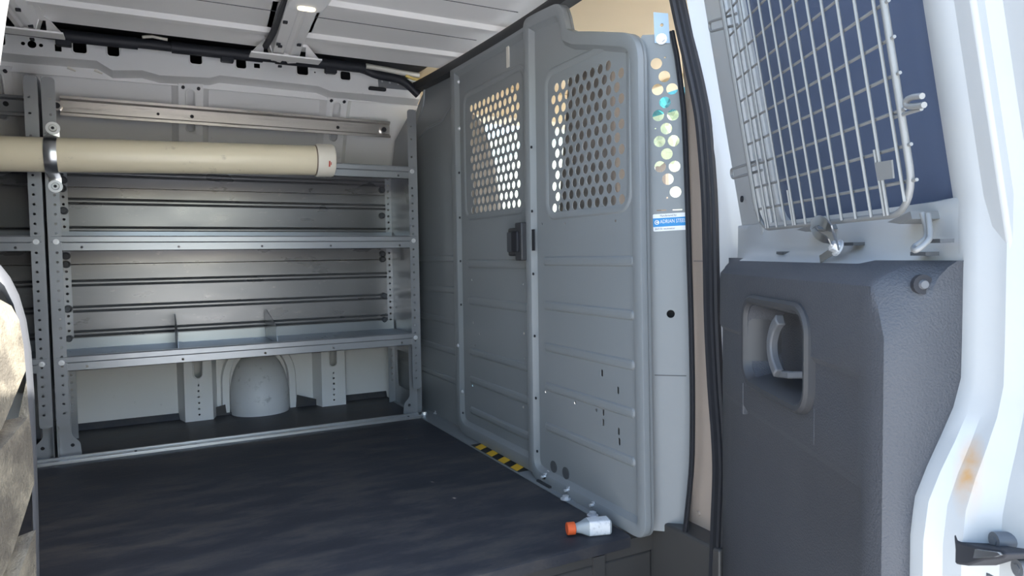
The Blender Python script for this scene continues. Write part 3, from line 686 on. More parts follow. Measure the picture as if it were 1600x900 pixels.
# ================================================================== SHELVING
HOLE_R = 0.0042
LEV = (0.294, 0.683, 0.958)         # underside of the three front lips
def shelf_unit(name, x0, x1, label, left_foot=True, full=True):
    un = empty(name, ((x0+x1)/2, 2.8, 0.0), label, 'shelving', 'steel shelving units along the far wall')
    H = 1.232
    for side, xe, s in (('l', x0, 1), ('r', x1, -1)):
        # end panel: front flange with holes, web, rear flange
        up = B(); fw = 0.036
        fa, fb = (xe, xe+s*fw); fa, fb = min(fa, fb), max(fa, fb); xc = (fa+fb)/2
        hs = []
        z = 0.16
        while z < 0.95: hs.append(circ(xc+s*0.004, z, HOLE_R, 8)); z += 0.0305
        for z in (1.045, 1.115, 1.165): hs.append(circ(xc+s*0.004, z, HOLE_R, 8))
        up.plate(rrect(fa, 0.115, fb, H, 0.012, 4), hs, 0.0022, FY(YS))
        web = [(YS, 0.02), (2.70, 0.0), (2.98, 0.0), (2.985, 0.7), (2.965, 1.0), (2.90, 1.15), (2.70, 1.232), (YS, 1.232)]
        xw = xe if side == 'l' else xe
        lw = 0.028 if True else 0
        wh_ = []
        if s == -1:
            wh_ = [roundpoly([(2.675, 0.08), (2.93, 0.08), (2.94, 0.24), (2.675, 0.24)], [0.02]*4, 3)]
        up.plate(web, wh_, 0.0022, FX(xw))
        eo = up.obj('end_panel', 'shelf_grey', un, sharp=28, bevel=0)
        # rear flange with holes and the thumb screws
        rf_ = B(); ra, rb_ = min(xe, xe+s*0.030), max(xe, xe+s*0.030); hs = []; z = 0.10
        while z < 1.0: hs.append(circ((ra+rb_)/2, z, 0.0048, 8)); z += 0.027
        rf_.plate([(ra, 0.0), (rb_, 0.0), (rb_, 1.02), (ra, 1.02)], hs, 0.002, FY(2.972))
        rf_.obj('rear_flange', 'shelf_grey', eo)
        ft = B()
        fo_ = roundpoly([(xe-s*0.0, 0.0), (xe+s*0.062, 0.0), (xe+s*0.058, 0.05), (xe+s*0.034, 0.075), (xe+s*0.034, 0.30), (xe, 0.30)], [0.004, 0.01, 0.01, 0.01, 0.004, 0], 3)
        ft.plate(fo_, [circ(xe+s*0.036, 0.042, 0.006, 10)], 0.003, FY(YS+0.05))
        ft.box((xe, YS+0.048, 0.0), (xe+s*0.003, YS+0.12, 0.12))
        ft.obj('foot', 'shelf_grey', eo)
    bolt_z = [l+0.045 for l in LEV]
    for i, l in enumerate(LEV):
        sh_ = B(); a0, a1 = x0+0.003, x1-0.003
        hx = []
        L_ = a1-a0
        hx = [circ(a0+L_*t, l+0.012, 0.0045, 8) for t in (0.07, 0.30, 0.52, 0.72, 0.94)]
        tray_top = l+0.050
        # front lip with a bead along it
        sh_.plate([(a0+0.03, l), (a1-0.03, l), (a1-0.03, tray_top), (a0+0.03, tray_top)], hx, 0.002, FY(YS+0.004))
        sec = [(YS+0.002, l+0.026), (YS-0.003, l+0.030), (YS-0.003, l+0.046), (YS+0.004, tray_top), (YS+0.018, tray_top), (YS+0.020, l+0.038), (2.955, l+0.038), (2.958, l+0.075), (2.960, l+0.075), (2.960, l+0.036), (YS+0.016, l+0.036), (YS+0.016, tray_top-0.002), (YS+0.004, tray_top-0.003)]
        sh_.rings([[Vector((x, y, z)) for y, z in sec] for x in (a0+0.004, a1-0.004)])
        sec = [(YS+0.003, l), (YS+0.022, l), (YS+0.022, l+0.002), (YS+0.003, l+0.002)]
        sh_.rings([[Vector((x, y, z)) for y, z in sec] for x in (a0+0.004, a1-0.004)])
        so_ = sh_.obj('shelf', 'shelf_grey', un, sharp=28)
        for xx, s in ((x0, 1), (x1, -1)):
            bl = B(); bolt(bl, (xx+s*0.021, YS-0.002, l+0.030), (0, -1, 0), 0.0062, 0.006); bl.obj('bolt', 'bolt_steel', so_)
    # ribbed back panels
    def back(z0, z1, ribs):
        pr = [(2.966, z0)]
        for r_ in ribs: pr += [(2.966, r_-0.013), (2.9625, r_-0.008), (2.966, r_-0.003), (2.966, r_+0.003), (2.9625, r_+0.008), (2.966, r_+0.013)]
        pr += [(2.966, z1), (2.972, z1), (2.972, z0)]
        B().rings([[Vector((x, y, z)) for y, z in pr] for x in (x0+0.030, x1-0.030)]).obj('back_panel', 'panel_grey', un, sharp=20)
    back(0.335, 0.637, (0.385, 0.475, 0.570)); back(0.640, 0.918, (0.765, 0.868) if full else (0.76,)); back(0.920, 1.02, (0.97,))
    return un
u1 = shelf_unit('shelving_unit', -0.279, 0.962, 'wide grey steel shelving unit with ribbed back between cream tube and partition')
# thumb screws
for px, py in ((98, 281), (97, 294), (99, 329), (103, 400), (103, 413), (106, 483), (108, 530), (597, 297), (597, 337), (598, 397), (598, 405), (600, 462), (601, 500)):
    p = P(px, py, y=2.96); kb = B(); kb.cyl((p.x, 2.971, p.z), (p.x, 2.958, p.z), 0.014, 14); kb.cyl((p.x, 2.958, p.z), (p.x, 2.954, p.z), 0.011, 14, 0.009)
    kb.obj('thumb_screw', 'knob_dark', u1)
# dividers on the bottom shelf
for px0, px1, pyb in ((268, 281, 545), (413, 436, 536)):
    a = P(px1, pyb, y=2.655); xd_ = a.x-0.004
    dv = B(); dv.plate(roundpoly([(2.660, LEV[0]+0.039), (2.950, LEV[0]+0.039), (2.950, LEV[0]+0.15), (2.90, LEV[0]+0.15), (2.680, LEV[0]+0.105)], [0, 0, 0.01, 0.02, 0.02], 3), [], 0.002, FX(xd_))
    dv.box((xd_, 2.665, LEV[0]+0.039), (xd_+0.02, 2.945, LEV[0]+0.041))
    dv.obj('divider', 'shelf_grey', u1, sharp=28)
# left neighbour unit
u2 = shelf_unit('shelving_unit', -1.52, -0.290, 'grey steel shelving unit cut off by the left edge of the picture', full=False)
# worn rail bolted across the back of the main unit and its dull neighbour
def rail(x0, x1, zc, mt, un, yb=2.878):
    sec = [(0.0, -0.034), (-0.016, -0.034), (-0.016, -0.025), (-0.008, -0.021), (-0.004, -0.019), (-0.004, 0.019), (-0.008, 0.021), (-0.016, 0.025), (-0.016, 0.034), (0.0, 0.034)]
    r_ = B(); r_.rings([[Vector((x, yb+a, zc+b)) for a, b in sec] for x in (x0, x1)])
    o = r_.obj('rail', mt, un, sharp=28)
    return o
zc = P(350, 184, y=2.872).z
ro = rail(-0.252, 0.93, zc, 'worn_rail', u1)
for px, py, r_ in ((300, 182, 0.0065), (247, 178, 0.005), (528, 199, 0.0065)):
    p = P(px, py, y=2.873); B().cyl((p.x, 2.8745, p.z), (p.x, 2.8725, p.z), r_, 12).obj('hole', 'void_black', ro)
for px, py in ((89, 170), (600, 206)):
    p = P(px, py, y=2.863); e = B(); e.cyl((p.x, 2.874, zc-0.002), (p.x, 2.862, zc-0.002), 0.016, 14); e.obj('end_bolt', 'worn_rail', ro)
    e = B(); e.cyl((p.x, 2.863, zc-0.002), (p.x, 2.8595, zc-0.002), 0.010, 14); e.obj('bolt_hole', 'void_black', ro)
ro2 = rail(-1.5, -0.30, P(20, 165, y=2.872).z, 'shelf_grey', u2)
p = P(9, 162, y=2.87); B().cyl((p.x, 2.8745, p.z), (p.x, 2.867, p.z), 0.008, 12).obj('hole', 'void_black', ro2)
# ================================================================== PIPE AND CLAMP
PY, PZ, PR = 2.570, 0.986, 0.0535
dzl = 0.0
def pz(x): return 0.976+0.028*(x+0.39)/0.96
tb = empty('storage_tube', (0.1, PY, pz(0.1)-PR), 'long cream plastic storage tube with capped end', 'tube')
tt = B(); L0, L1 = -1.6, 0.555
ring = lambda x, r, n=28: [Vector((x, PY+r*math.cos(2*math.pi*k/n), pz(x)+r*math.sin(2*math.pi*k/n))) for k in range(n)]
tt.rings([ring(L0, PR), ring(L1, PR)]); tt.obj('tube_body', 'cream_pvc', tb, sharp=40)
cp = B(); cp.rings([ring(0.548, PR*0.98), ring(0.550, PR+0.0050), ring(0.558, PR+0.0065), ring(0.606, PR+0.0065), ring(0.613, PR+0.003), ring(0.616, PR-0.006), ring(0.617, 0.001)])
cap = cp.obj('end_cap', 'cap_pvc', tb, sharp=30)
gl = B(); gl.rings([ring(0.546, PR+0.0012), ring(0.5505, PR+0.0018)], cap=False); gl.obj('glue_ring', 'brown_glue', cap)
for k, (t0, dx, ln) in enumerate(((24, 0.585, 0.008), (30, 0.592, 0.004))):
    pr = B(); th = R(-90-66+0)  # small red print facing the viewer
    for i in range(1):
        q = PR+0.0068
        a0, a1 = R(180+8+k*4), R(180+28-k*6)
        pr.rings([[Vector((dx+d, PY+q*math.cos(a), pz(dx)+q*math.sin(a))) for d in (0, ln*0.7)] for a in (a0, a0+(a1-a0)/3, a0+2*(a1-a0)/3, a1)], closed=False, cap=False)
    pr.obj('red_mark', 'red_print', cap)
# clamp strap
xcl = P(78, 245, y=PY-PR).x
cl = empty('pipe_clamp', (xcl, YS-0.004, pz(xcl)-PR-0.05), 'galvanised strap clamp holding the cream tube to the upright', 'clamp')
cb = B(); pth = []
rr = PR+0.002
pth += [Vector((xcl, YS-0.003, pz(xcl)+PR+0.045)), Vector((xcl, YS-0.004, pz(xcl)+PR+0.010))]
for i in range(15):
    t = R(90-12+ (180+24)*i/14); pth.append(Vector((xcl, PY+rr*math.cos(t) if True else 0, pz(xcl)+rr*math.sin(t))))
pth += [Vector((xcl, YS-0.004, pz(xcl)-PR-0.010)), Vector((xcl, YS-0.003, pz(xcl)-PR-0.045))]
rs = []
for p in pth:
    rs.append(p)
wd = 0.017
def strip(bb, pts, half, th):
    n = len(pts); rr_ = []
    for i, p in enumerate(pts):
        d = (pts[min(i+1, n-1)]-pts[max(i-1, 0)]).normalized(); nn = Vector((1, 0, 0)).cross(d).normalized()
        rr_.append([p+Vector((-half, 0, 0)), p+Vector((half, 0, 0)), p+Vector((half, 0, 0))+nn*th, p+Vector((half*0.25, 0, 0))+nn*th*2.2, p+Vector((-half*0.25, 0, 0))+nn*th*2.2, p+Vector((-half, 0, 0))+nn*th])
    bb.rings(rr_)
strip(cb, pth, wd, -0.0022)
cb.obj('strap', 'galvanised', cl, sharp=30)
for sgn in (1, -1):
    zz = pz(xcl)+sgn*(PR+0.038)
    e = B(); e.cyl((xcl, YS-0.004, zz), (xcl, YS-0.009, zz), 0.020, 18); e.obj('washer', 'bolt_steel', cl)
    e = B(); e.cyl((xcl, YS-0.009, zz), (xcl, YS-0.014, zz), 0.012, 16, 0.010); e.obj('bolt', 'galvanised', cl)
    e = B(); e.cyl((xcl, YS-0.014, zz), (xcl, YS-0.0145, zz), 0.005, 6); e.obj('socket', 'void_black', cl)
# ================================================================== BOTTLE
bx = P(918, 834, z=0.0)
bt = empty('bottle', (bx.x, bx.y, 0.0), 'small clear square bottle with orange cap lying on the floor edge', 'bottle')
pa = P(887, 838, z=0.0); pb = P(953, 832, z=0.0)
ax = Vector((pb.x-pa.x, pb.y-pa.y, 0)); Lb = 0.0
pa2 = P(884, 826, y=pa.y); 
d = ax.normalized(); sdv = Vector((0, 0, 1)).cross(d); Lt = ax.length
hgt = 0.034
m = Matrix((d, sdv, Vector((0, 0, 1)))).transposed().to_4x4(); m.translation = Vector((pa.x, pa.y, hgt/2+0.001))
def brr(x, hw_, hh, r): return [m @ Vector((x, a, b)) for a, b in rrect(-hw_, -hh, hw_, hh, r, 4)]
h = hgt/2
bo = B(); bo.rings([brr(Lt*0.10, 0.010, 0.010, 0.0095), brr(Lt*0.20, 0.0105, 0.0105, 0.010), brr(Lt*0.32, 0.013, 0.0135, 0.010), brr(Lt*0.45, h, h, 0.006), brr(Lt*0.97, h, h, 0.005), brr(Lt, h*0.85, h*0.85, 0.005)])
bo.obj('bottle_body', 'bottle_clear', bt, sharp=40)
lb = B(); lb.rings([brr(Lt*0.47, h+0.0006, h+0.0006, 0.006), brr(Lt*0.95, h+0.0006, h+0.0006, 0.006)], cap=False); lb.obj('bottle_label', 'bottle_label', bt, sharp=30)
ca = B(); ca.cyl(m @ Vector((-0.002, 0, 0)), m @ Vector((Lt*0.17, 0, 0)), 0.0145, 20); ca.obj('bottle_cap', 'orange_cap', bt, bevel=0.0015)
# ================================================================== NEAR DOOR PILLAR AND SEALS
bp_ = B()
pA = [(1068, -30), (1080, 40), (1093, 100), (1112, 200), (1119, 300), (1122, 400), (1124, 500), (1130, 640), (1137, 720), (1138, 780), (1134, 840), (1132, 920)]
A_ = smooth([P(px, py, x=1.052) for px, py in pA], 3)
B_ = smooth([P(px+(16 if py < 680 else 22 if py < 800 else 12), py, x=1.072) for px, py in pA], 3)
C_ = [p+Vector((0.05, -0.012, 0)) for p in B_]
D_ = [p+Vector((0.10, 0.10, 0)) for p in B_]
bp_.rings([A_, B_, C_, D_], closed=False, cap=False)
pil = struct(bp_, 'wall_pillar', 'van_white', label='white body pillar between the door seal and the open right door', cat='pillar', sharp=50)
ck = P(1145, 785, x=1.02); q = B(); q.cyl(ck, ck+Vector((-0.012, -0.018, 0.004)), 0.007, 10); q.cyl(ck+Vector((-0.012, -0.018, 0.004)), ck+Vector((-0.016, -0.024, 0.004)), 0.010, 10, 0.007); q.obj('buffer', 'rubber', pil)
tp = [(1062, 60), (1070, 140), (1072, 300), (1074, 640), (1070, 800), (1078, 826), (1112, 846), (1125, 700), (1120, 500), (1114, 300), (1100, 150), (1085, 60)]
tb_ = B().ext([YZ(px, py, 1.086) for px, py in tp], 0.0, 0.02, FX(1.086))
t2 = struct(tb_, 'trim_2', 'tan_trim', label='tan plastic pillar trim between the two black seals', cat='trim')
q = B(); p = P(1092, 802, x=1.085); q.cyl(p, p-Vector((0.004, 0, 0)), 0.006, 14, 0.004); q.obj('trim_clip', 'tan_trim', t2)
q = B(); p = P(1092, 408, x=1.085); q.box(p+Vector((-0.001, -0.016, -0.0015)), p+Vector((0.002, 0.016, 0.0015))); q.obj('seam', 'seat_fabric', t2)
s1 = [(1050, 50), (1054, 70), (1058, 90), (1066, 150), (1070, 200), (1074, 300), (1077, 400), (1080, 500), (1082, 600), (1082, 680), (1080, 740), (1071, 829)]
pt = smooth([P(px, py, x=1.040) for px, py in s1], 4)
S1 = B(); S1.sweep(pt, [(0.004, -0.0055), (0.008, -0.002), (0.006, 0.001), (0.008, 0.0035), (0.004, 0.006), (-0.006, 0.006), (-0.006, -0.0055)], (-0.7, -0.7, 0))
S1.obj('wing_seal', 'rubber', None, label='narrow black rubber seal along the edge of the wing panel', cat='seal', sharp=40)
s2 = [(1052, -30), (1067, 40), (1081, 100), (1092, 150), (1100, 200), (1108, 300), (1111, 400), (1113, 500), (1118, 600), (1124, 680), (1126, 740), (1123, 820), (1120, 910)]
pt = smooth([P(px, py, x=1.046) for px, py in s2], 4)
S2 = B(); S2.sweep(pt, [(-0.010, -0.016), (0.006, -0.017), (0.012, -0.011), (0.009, -0.005), (0.013, -0.001), (0.009, 0.004), (0.014, 0.011), (0.008, 0.017), (-0.010, 0.0165)], (-0.7, -0.7, 0))
S2.obj('door_seal', 'rubber', None, label='thick black rubber door seal beside the white pillar', cat='seal', sharp=40)
# ================================================================== RIGHT SIDE DOOR (open), with its window guard
TH = R(62); HD = Vector((1.05, 1.02, 0)); uD = Vector((-math.cos(TH), -math.sin(TH), 0)); nD = Vector((-math.sin(TH), math.cos(TH), 0))
FD = frame(HD, uD, (0, 0, 1)); KT = 0.17; ZT = 0.70
def D(px, py, d=0.0, k=0.0):
    r = ray(px, py); nn = nD-Vector((0, 0, k)); t = (nn.dot(HD)+d-k*ZT-nn.dot(CAM))/nn.dot(r); p = CAM+r*t
    return ((p-HD).dot(uD), p.z)
def W(u, z, d): return FD @ Vector((u, z, d))
def WT(u, z, d): return FD @ Vector((u, z, d+KT*(z-ZT)))          # on the leaning window plane
rd = empty('side_door', (HD.x, HD.y, -0.55), 'open white van side door on the right with black trim panel and mesh-guarded window', 'van door')
def ez(z):                                                        # how far the latch flange stands proud
    t = max(0.0, min(1.0, (0.53-z)/0.16)); t = t*t*(3-2*t); return 0.050*t
zl = [-0.55, -0.3, 0.0, 0.2, 0.30, 0.36, 0.40, 0.43, 0.46, 0.49, 0.52, 0.56, 0.62, 0.665, 0.70, 0.8, 1.0, 1.22]
rs = []
for z in zl:
    e = ez(z); u0 = 0.706
    Wf = lambda u, zz, d: W(u, zz, d+KT*max(0.0, zz-ZT))
    rs.append([Wf(u0-0.03, z, -0.05), Wf(u0-0.03, z, e-0.004), Wf(u0-0.012, z, e+0.001), Wf(u0, z, e), Wf(u0+0.012, z, e-0.003), Wf(u0+0.020, z, e*0.85-0.010), Wf(u0+0.036, z, e*0.75-0.013), Wf(u0+0.048, z, e*0.45-0.026), Wf(u0+0.085, z, e*0.2-0.030), Wf(u0+0.110, z, -0.034), Wf(u0+0.122, z, -0.050), Wf(u0+0.122, z, -0.075), Wf(u0-0.03, z, -0.075)])
sh = B(); sh.rings(rs)
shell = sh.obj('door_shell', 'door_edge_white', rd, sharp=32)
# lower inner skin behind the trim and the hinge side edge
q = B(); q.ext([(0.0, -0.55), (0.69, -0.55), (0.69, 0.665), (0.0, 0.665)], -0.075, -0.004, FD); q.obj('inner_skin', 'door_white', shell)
# leaning window frame
mT = frame(W(0, ZT, 0), uD, Vector((0, 0, 1))+nD*KT); kL = math.sqrt(1+KT*KT)
def T2(u, z): return (u, (z-ZT)*kL)
wout = [T2(0.005, 0.64), T2(0.745, 0.64), T2(0.745, 1.22), T2(0.70, 1.30), T2(0.10, 1.30), T2(0.005, 1.22)]
b0 = D(1214, 345, 0, KT); b1 = D(1490, 335, 0, KT); t0 = D(1152, 0, 0, KT); t1 = D(1476, 0, 0, KT)
wl0 = b0[0]; sl = (t0[0]-b0[0])/(t0[1]-b0[1]); sr = (t1[0]-b1[0])/(t1[1]-b1[1])
zb_ = 0.5*(b0[1]+b1[1])
sr = min(sr, 0.03)
whole_ = roundpoly([T2(wl0, zb_), T2(b1[0], zb_), T2(b1[0]+sr*0.5, zb_+0.5), T2(wl0+sl*0.5, zb_+0.5)], [0.05, 0.03, 0.05, 0.06], 6)
q = B(); q.plate(wout, [whole_], 0.05, mT @ Matrix.Translation((0, 0, -0.03))); wfr = q.obj('window_frame', 'door_edge_white', shell, sharp=30, bevel=0.004)
q = B()
for off, hh in ((0.034, 0.010), (0.062, 0.014)):                   # pressed steps along the hinge side of the frame
    uu = wl0-off
    q.box((uu-0.012, -0.05, -0.006), (uu+0.006, 0.60, hh-0.008), mT)
q.obj('frame_step', 'door_edge_white', shell, bevel=0.004, kind='stuff')
q = B(); q.ext([T2(wl0-0.03, zb_-0.03), T2(b1[0]+0.03, zb_-0.03), T2(b1[0]+0.03, zb_+0.55), T2(wl0-0.05, zb_+0.55)], -0.020, -0.014, mT)
gls = q.obj('window_pane', 'glass_dark', rd, label='dark tinted window pane')
# concave ledge between trim and glass
def fall(u):
    a = max(0, min(1, (u-0.0)/0.16)); b = max(0, min(1, (0.70-u)/0.13)); return max(0.04, a*a*(3-2*a)*b*b*(3-2*b))
lg = B(); us = [0.0+0.0175*i for i in range(41)]
pf = [(0.600, 0.045), (0.634, 0.044), (0.640, 0.030), (0.650, 0.012), (0.668, 0.004), (0.690, 0.002), (0.700, 0.000), (0.702, -0.02)]
lg.rings([[W(u, z, d*fall(u)) for z, d in pf] for u in us], closed=False, cap=False)
lg.obj('ledge', 'door_white', shell, sharp=60)
sl_ = B()
for px, py, a in ((1222, 394, 10), (1462, 375, 35), (1440, 395, 20), (1330, 380, 12)):
    u_, z_ = D(px, py, 0.02); sl_.box((u_-0.014, z_-0.003, 0.010), (u_+0.014, z_+0.001, 0.024), FD)
sl_.obj('ledge_slot', 'knob_dark', shell, kind='stuff')
# trim panel: loft, then the handle recess is cut out
def dz_(z): return 0.080 if z > 0.515 else 0.074 if z > 0.395 else 0.067
tl = B(); rs = []
zt_ = [-0.50, -0.2, 0.0, 0.2, 0.385, 0.397, 0.45, 0.510, 0.518, 0.56, 0.585, 0.600, 0.612, 0.622, 0.632, 0.638]
for z in zt_:
    d = dz_(z)
    sc = 1.0
    if z > 0.60: sc = {0.612: 0.985, 0.622: 0.86, 0.632: 0.62, 0.638: 0.40}[z]
    dd = d*sc; e = min(ez(z), d-0.012)-0.004
    scp = 0.0 if z < 0.56 else min(1.0, (z-0.56)/0.05)
    us = [(-0.025, -0.003), (-0.022, 0.012), (0.03, 0.040*sc), (0.12, dd*0.90), (0.17, dd*0.985), (0.22, dd), (0.40, dd), (0.64, dd), (0.660, max(dd, 0.08*sc)), (0.685-0.012*scp, max(dd, 0.08*sc)), (0.697-0.020*scp, max(dd, 0.08*sc)-0.003), (0.702-0.012*scp, 0.08*sc-0.012-0.016*scp), (0.703, (0.08*sc-0.012)*0.5+e*0.5), (0.700, e), (0.680, e-0.004), (0.660, -0.003)]
    rs.append([W(u, z, max(dv, -0.003)) for u, dv in us])
tl.rings(rs)
trim = tl.obj('trim_panel', 'black_plastic', rd, sharp=32)
# recess
c0 = D(1166, 470, 0.08); c1 = D(1268, 480, 0.08); c2 = D(1258, 636, 0.08); c3 = D(1165, 600, 0.08)
ru0, ru1 = (c0[0]+c3[0])/2, (c1[0]+c2[0])/2; rz0, rz1 = (c2[1]+c3[1])/2, (c0[1]+c1[1])/2
ct = B(); ct.rings([[W(u, z, 0.030) for u, z in rrect(ru0+0.018, rz0+0.018, ru1-0.018, rz1-0.018, 0.028, 6)], [W(u, z, 0.12) for u, z in rrect(ru0, rz0, ru1, rz1, 0.035, 6)]])
cut = ct.obj('cutter', 'dark_plastic', None, sharp=0)
bmod = trim.modifiers.new('cut', 'BOOLEAN'); bmod.operation = 'DIFFERENCE'; bmod.object = cut; bmod.solver = 'EXACT'
bpy.context.view_layer.update()
dg = bpy.context.evaluated_depsgraph_get(); nm = bpy.data.meshes.new_from_object(trim.evaluated_get(dg))
trim.modifiers.clear(); trim.data = nm; bpy.data.objects.remove(cut)
nm.shade_smooth(); nm.set_sharp_from_angle(angle=R(32))
bz = B(); bz.rim(rrect(ru0-0.008, rz0-0.008, ru1+0.008, rz1+0.008, 0.042, 7), [(0.0, 0.070), (0.001, 0.083), (0.005, 0.087), (0.011, 0.086), (0.017, 0.078), (0.024, 0.050), (0.026, 0.030)], FD)
bez = bz.obj('handle_bezel', 'dark_plastic', trim, sharp=40)
hp_ = [D(px, py, 0.075) for px, py in ((1219, 499), (1211, 512), (1206, 535), (1208, 560), (1216, 584))]
hv = B(); pts = smooth([W(u, z, 0.074) for u, z in hp_], 5)
hv.sweep(pts, [(0.006, -0.008), (0.008, 0.0), (0.006, 0.008), (-0.006, 0.008), (-0.006, -0.008)], nD)
hnd = hv.obj('handle', 'handle_plastic', trim, sharp=30, bevel=0.002)
hv = B(); pts = [W(*D(px, py, 0.068), 0.068) for px, py in ((1216, 584), (1235, 586), (1256, 586))]; pts[2] = pts[2]-nD*0.03
hv.sweep(pts, [(0.005, -0.005), (0.005, 0.005), (-0.005, 0.005), (-0.005, -0.005)], nD); hv.obj('handle_arm', 'handle_plastic', trim, sharp=30, bevel=0.002)
u_, z_ = D(1276, 667, 0.07); q = B(); q.box((u_-0.0035, z_-0.024, 0.060), (u_+0.0035, z_+0.028, 0.0745), FD); q.obj('ridge', 'black_plastic', trim, bevel=0.002)
u_, z_ = D(1165, 625, 0.07); q = B(); q.box((u_-0.002, z_-0.024, 0.060), (u_+0.002, z_+0.03, 0.0755), FD); q.obj('ridge', 'black_plastic', trim, bevel=0.002)
# scooped corner with its screw
q = B(); scr = W(0.6985, D(1440, 445, 0.045)[1], 0.040); sdir = uD
q.cyl(scr-sdir*0.004, scr+sdir*0.002, 0.010, 14); q.obj('screw_recess', 'void_black', trim)
q = B(); q.cyl(scr+sdir*0.002, scr+sdir*0.005, 0.005, 12, 0.004); q.obj('screw', 'handle_plastic', trim)
# latch, bolts and oval plug on the edge flange
def WE(px, py):                                                    # a point on the edge face
    e = 0.0
    u_, z_ = D(px, py, -0.01); ee = ez(z_); t = min(1, max(0, (u_-0.742)/0.05)); return D(px, py, ee*0.75*(1-t)-0.012-0.018*t), ee*0.75*(1-t)-0.012-0.018*t
lo_px = [(1479, 826), (1492, 832), (1495, 846), (1520, 853), (1565, 860), (1572, 866), (1566, 873), (1535, 876), (1510, 884), (1494, 882), (1494, 890), (1479, 879)]
LD = 0.027
q = B(); q.ext([D(px, py, LD) for px, py in lo_px], LD-0.03, LD, FD); lch = q.obj('latch', 'void_black', rd, label='black door latch', bevel=0.002)
q = B(); q.ext([D(px, py, LD+0.002) for px, py in ((1525, 858), (1560, 863), (1565, 867), (1555, 870), (1522, 872))], LD-0.004, LD+0.003, FD); q.obj('latch_fork', 'galvanised', lch)
for px, py in ((1553, 845), (1589, 888), (1536, 902)):
    u_, z_ = D(px, py, 0.006); q = B(); q.cyl(W(u_, z_, -0.03), W(u_, z_, 0.006), 0.0085, 16, 0.008); q.cyl(W(u_, z_, 0.006), W(u_, z_, 0.007), 0.004, 6)
    q.obj('bolt', 'handle_plastic', rd)
u_, z_ = D(1488, 490, 0.0); q = B(); q.ext(rrect(u_-0.0085, z_-0.0165, u_+0.0085, z_+0.0165, 0.0084, 6), 0.0, 0.0035, FD); q.obj('oval_plug', 'dark_plastic', rd)
u_, z_ = D(1162, 311, 0.0, KT); q = B(); pp = WT(u_, z_, 0.002); q.cyl(pp, pp+nD*0.003, 0.006, 14); q.obj('round_plug', 'void_black', rd)
# ---- wire mesh guard: every wire its own part
g0 = D(1195, 357, 0.05, KT); g1 = D(1418, 330, 0.05, KT)
GU0, GU1, GZ0, GZ1 = 0.262, 0.704, 0.686, 1.15
gd = empty('window_guard', WT((GU0+GU1)/2, GZ0, 0.05), 'grey wire mesh guard over the right door window', 'window guard')
GD = 0.052
fr_ = [WT(u, z, GD) for u, z in rrect(GU0, GZ0, GU1, GZ1, 0.045, 7)]
q = B(); q.tube(fr_, 0.0036, 8, loop=True); q.obj('frame_rod', 'wire_grey', gd, sharp=60)
PW = 0.0345; i = 0
u = GU0+0.018
while u < GU1-0.008:
    q = B(); q.cyl(WT(u, GZ0+(0.012 if u < GU0+0.02 or u > GU1-0.03 else 0.0), GD+0.0045), WT(u, GZ1, GD+0.0045), 0.0019, 6); q.obj('wire', 'wire_grey', gd, sharp=60); u += PW
for uu, hh in ((GU0+0.045, 0.035), (GU0+0.150, 0.050), (GU1-0.050, 0.07)):
    q = B(); q.cyl(WT(uu, GZ0, GD+0.005), WT(uu, GZ0+hh, GD+0.005), 0.0019, 6); q.obj('wire', 'wire_grey', gd, sharp=60)
z = GZ0+0.032
while z < GZ1:
    q = B(); q.cyl(WT(GU0-0.008, z, GD-0.0005), WT(GU1+0.008, z, GD-0.0005), 0.0019, 6); q.obj('wire', 'wire_grey', gd, sharp=60); z += PW
def loop_clip(px0, py0, px1, py1, half=0.008):
    a = Vector(D(px0, py0, 0.045, KT)); b = Vector(D(px1, py1, 0.045, KT)); d = (b-a).normalized(); nn = Vector((-d.y, d.x))
    pts = [a+nn*half+d*0.0]
    for t in range(9): an = R(90-180*t/8); pts.append(b-d*half+Vector((d.x*math.cos(an)+nn.x*math.sin(an), d.y*math.cos(an)+nn.y*math.sin(an)))*half)
    pts.append(a-nn*half)
    q = B(); q.tube([WT(p.x, p.y, 0.044) for p in pts], 0.0024, 8); q.obj('clip', 'wire_grey', gd, sharp=60)
loop_clip(1150, 30, 1108, 42); loop_clip(1188, 258, 1142, 272)
a = Vector(D(1443, 150, 0.055, KT)); q = B()
pts = smooth([WT(*D(px, py, 0.055, KT), 0.055) for px, py in ((1441, 150), (1425, 152), (1416, 158), (1420, 166), (1444, 164))], 5)
q.tube(pts, 0.0030, 8); q.obj('clip', 'wire_grey', gd, sharp=60)
q = B(); q.tube([WT(*D(px, py, 0.052, KT), 0.052) for px, py in ((1395, 184), (1440, 170))], 0.0020, 8); q.obj('clip', 'wire_grey', gd, sharp=60)
q = B(); q.ext([T2(*D(px, py, 0.06, KT)) for px, py in ((1362, 240), (1388, 235), (1391, 264), (1367, 268))], 0.056, 0.058, mT); q.obj('tag', 'wire_grey', gd, label='small metal tag')
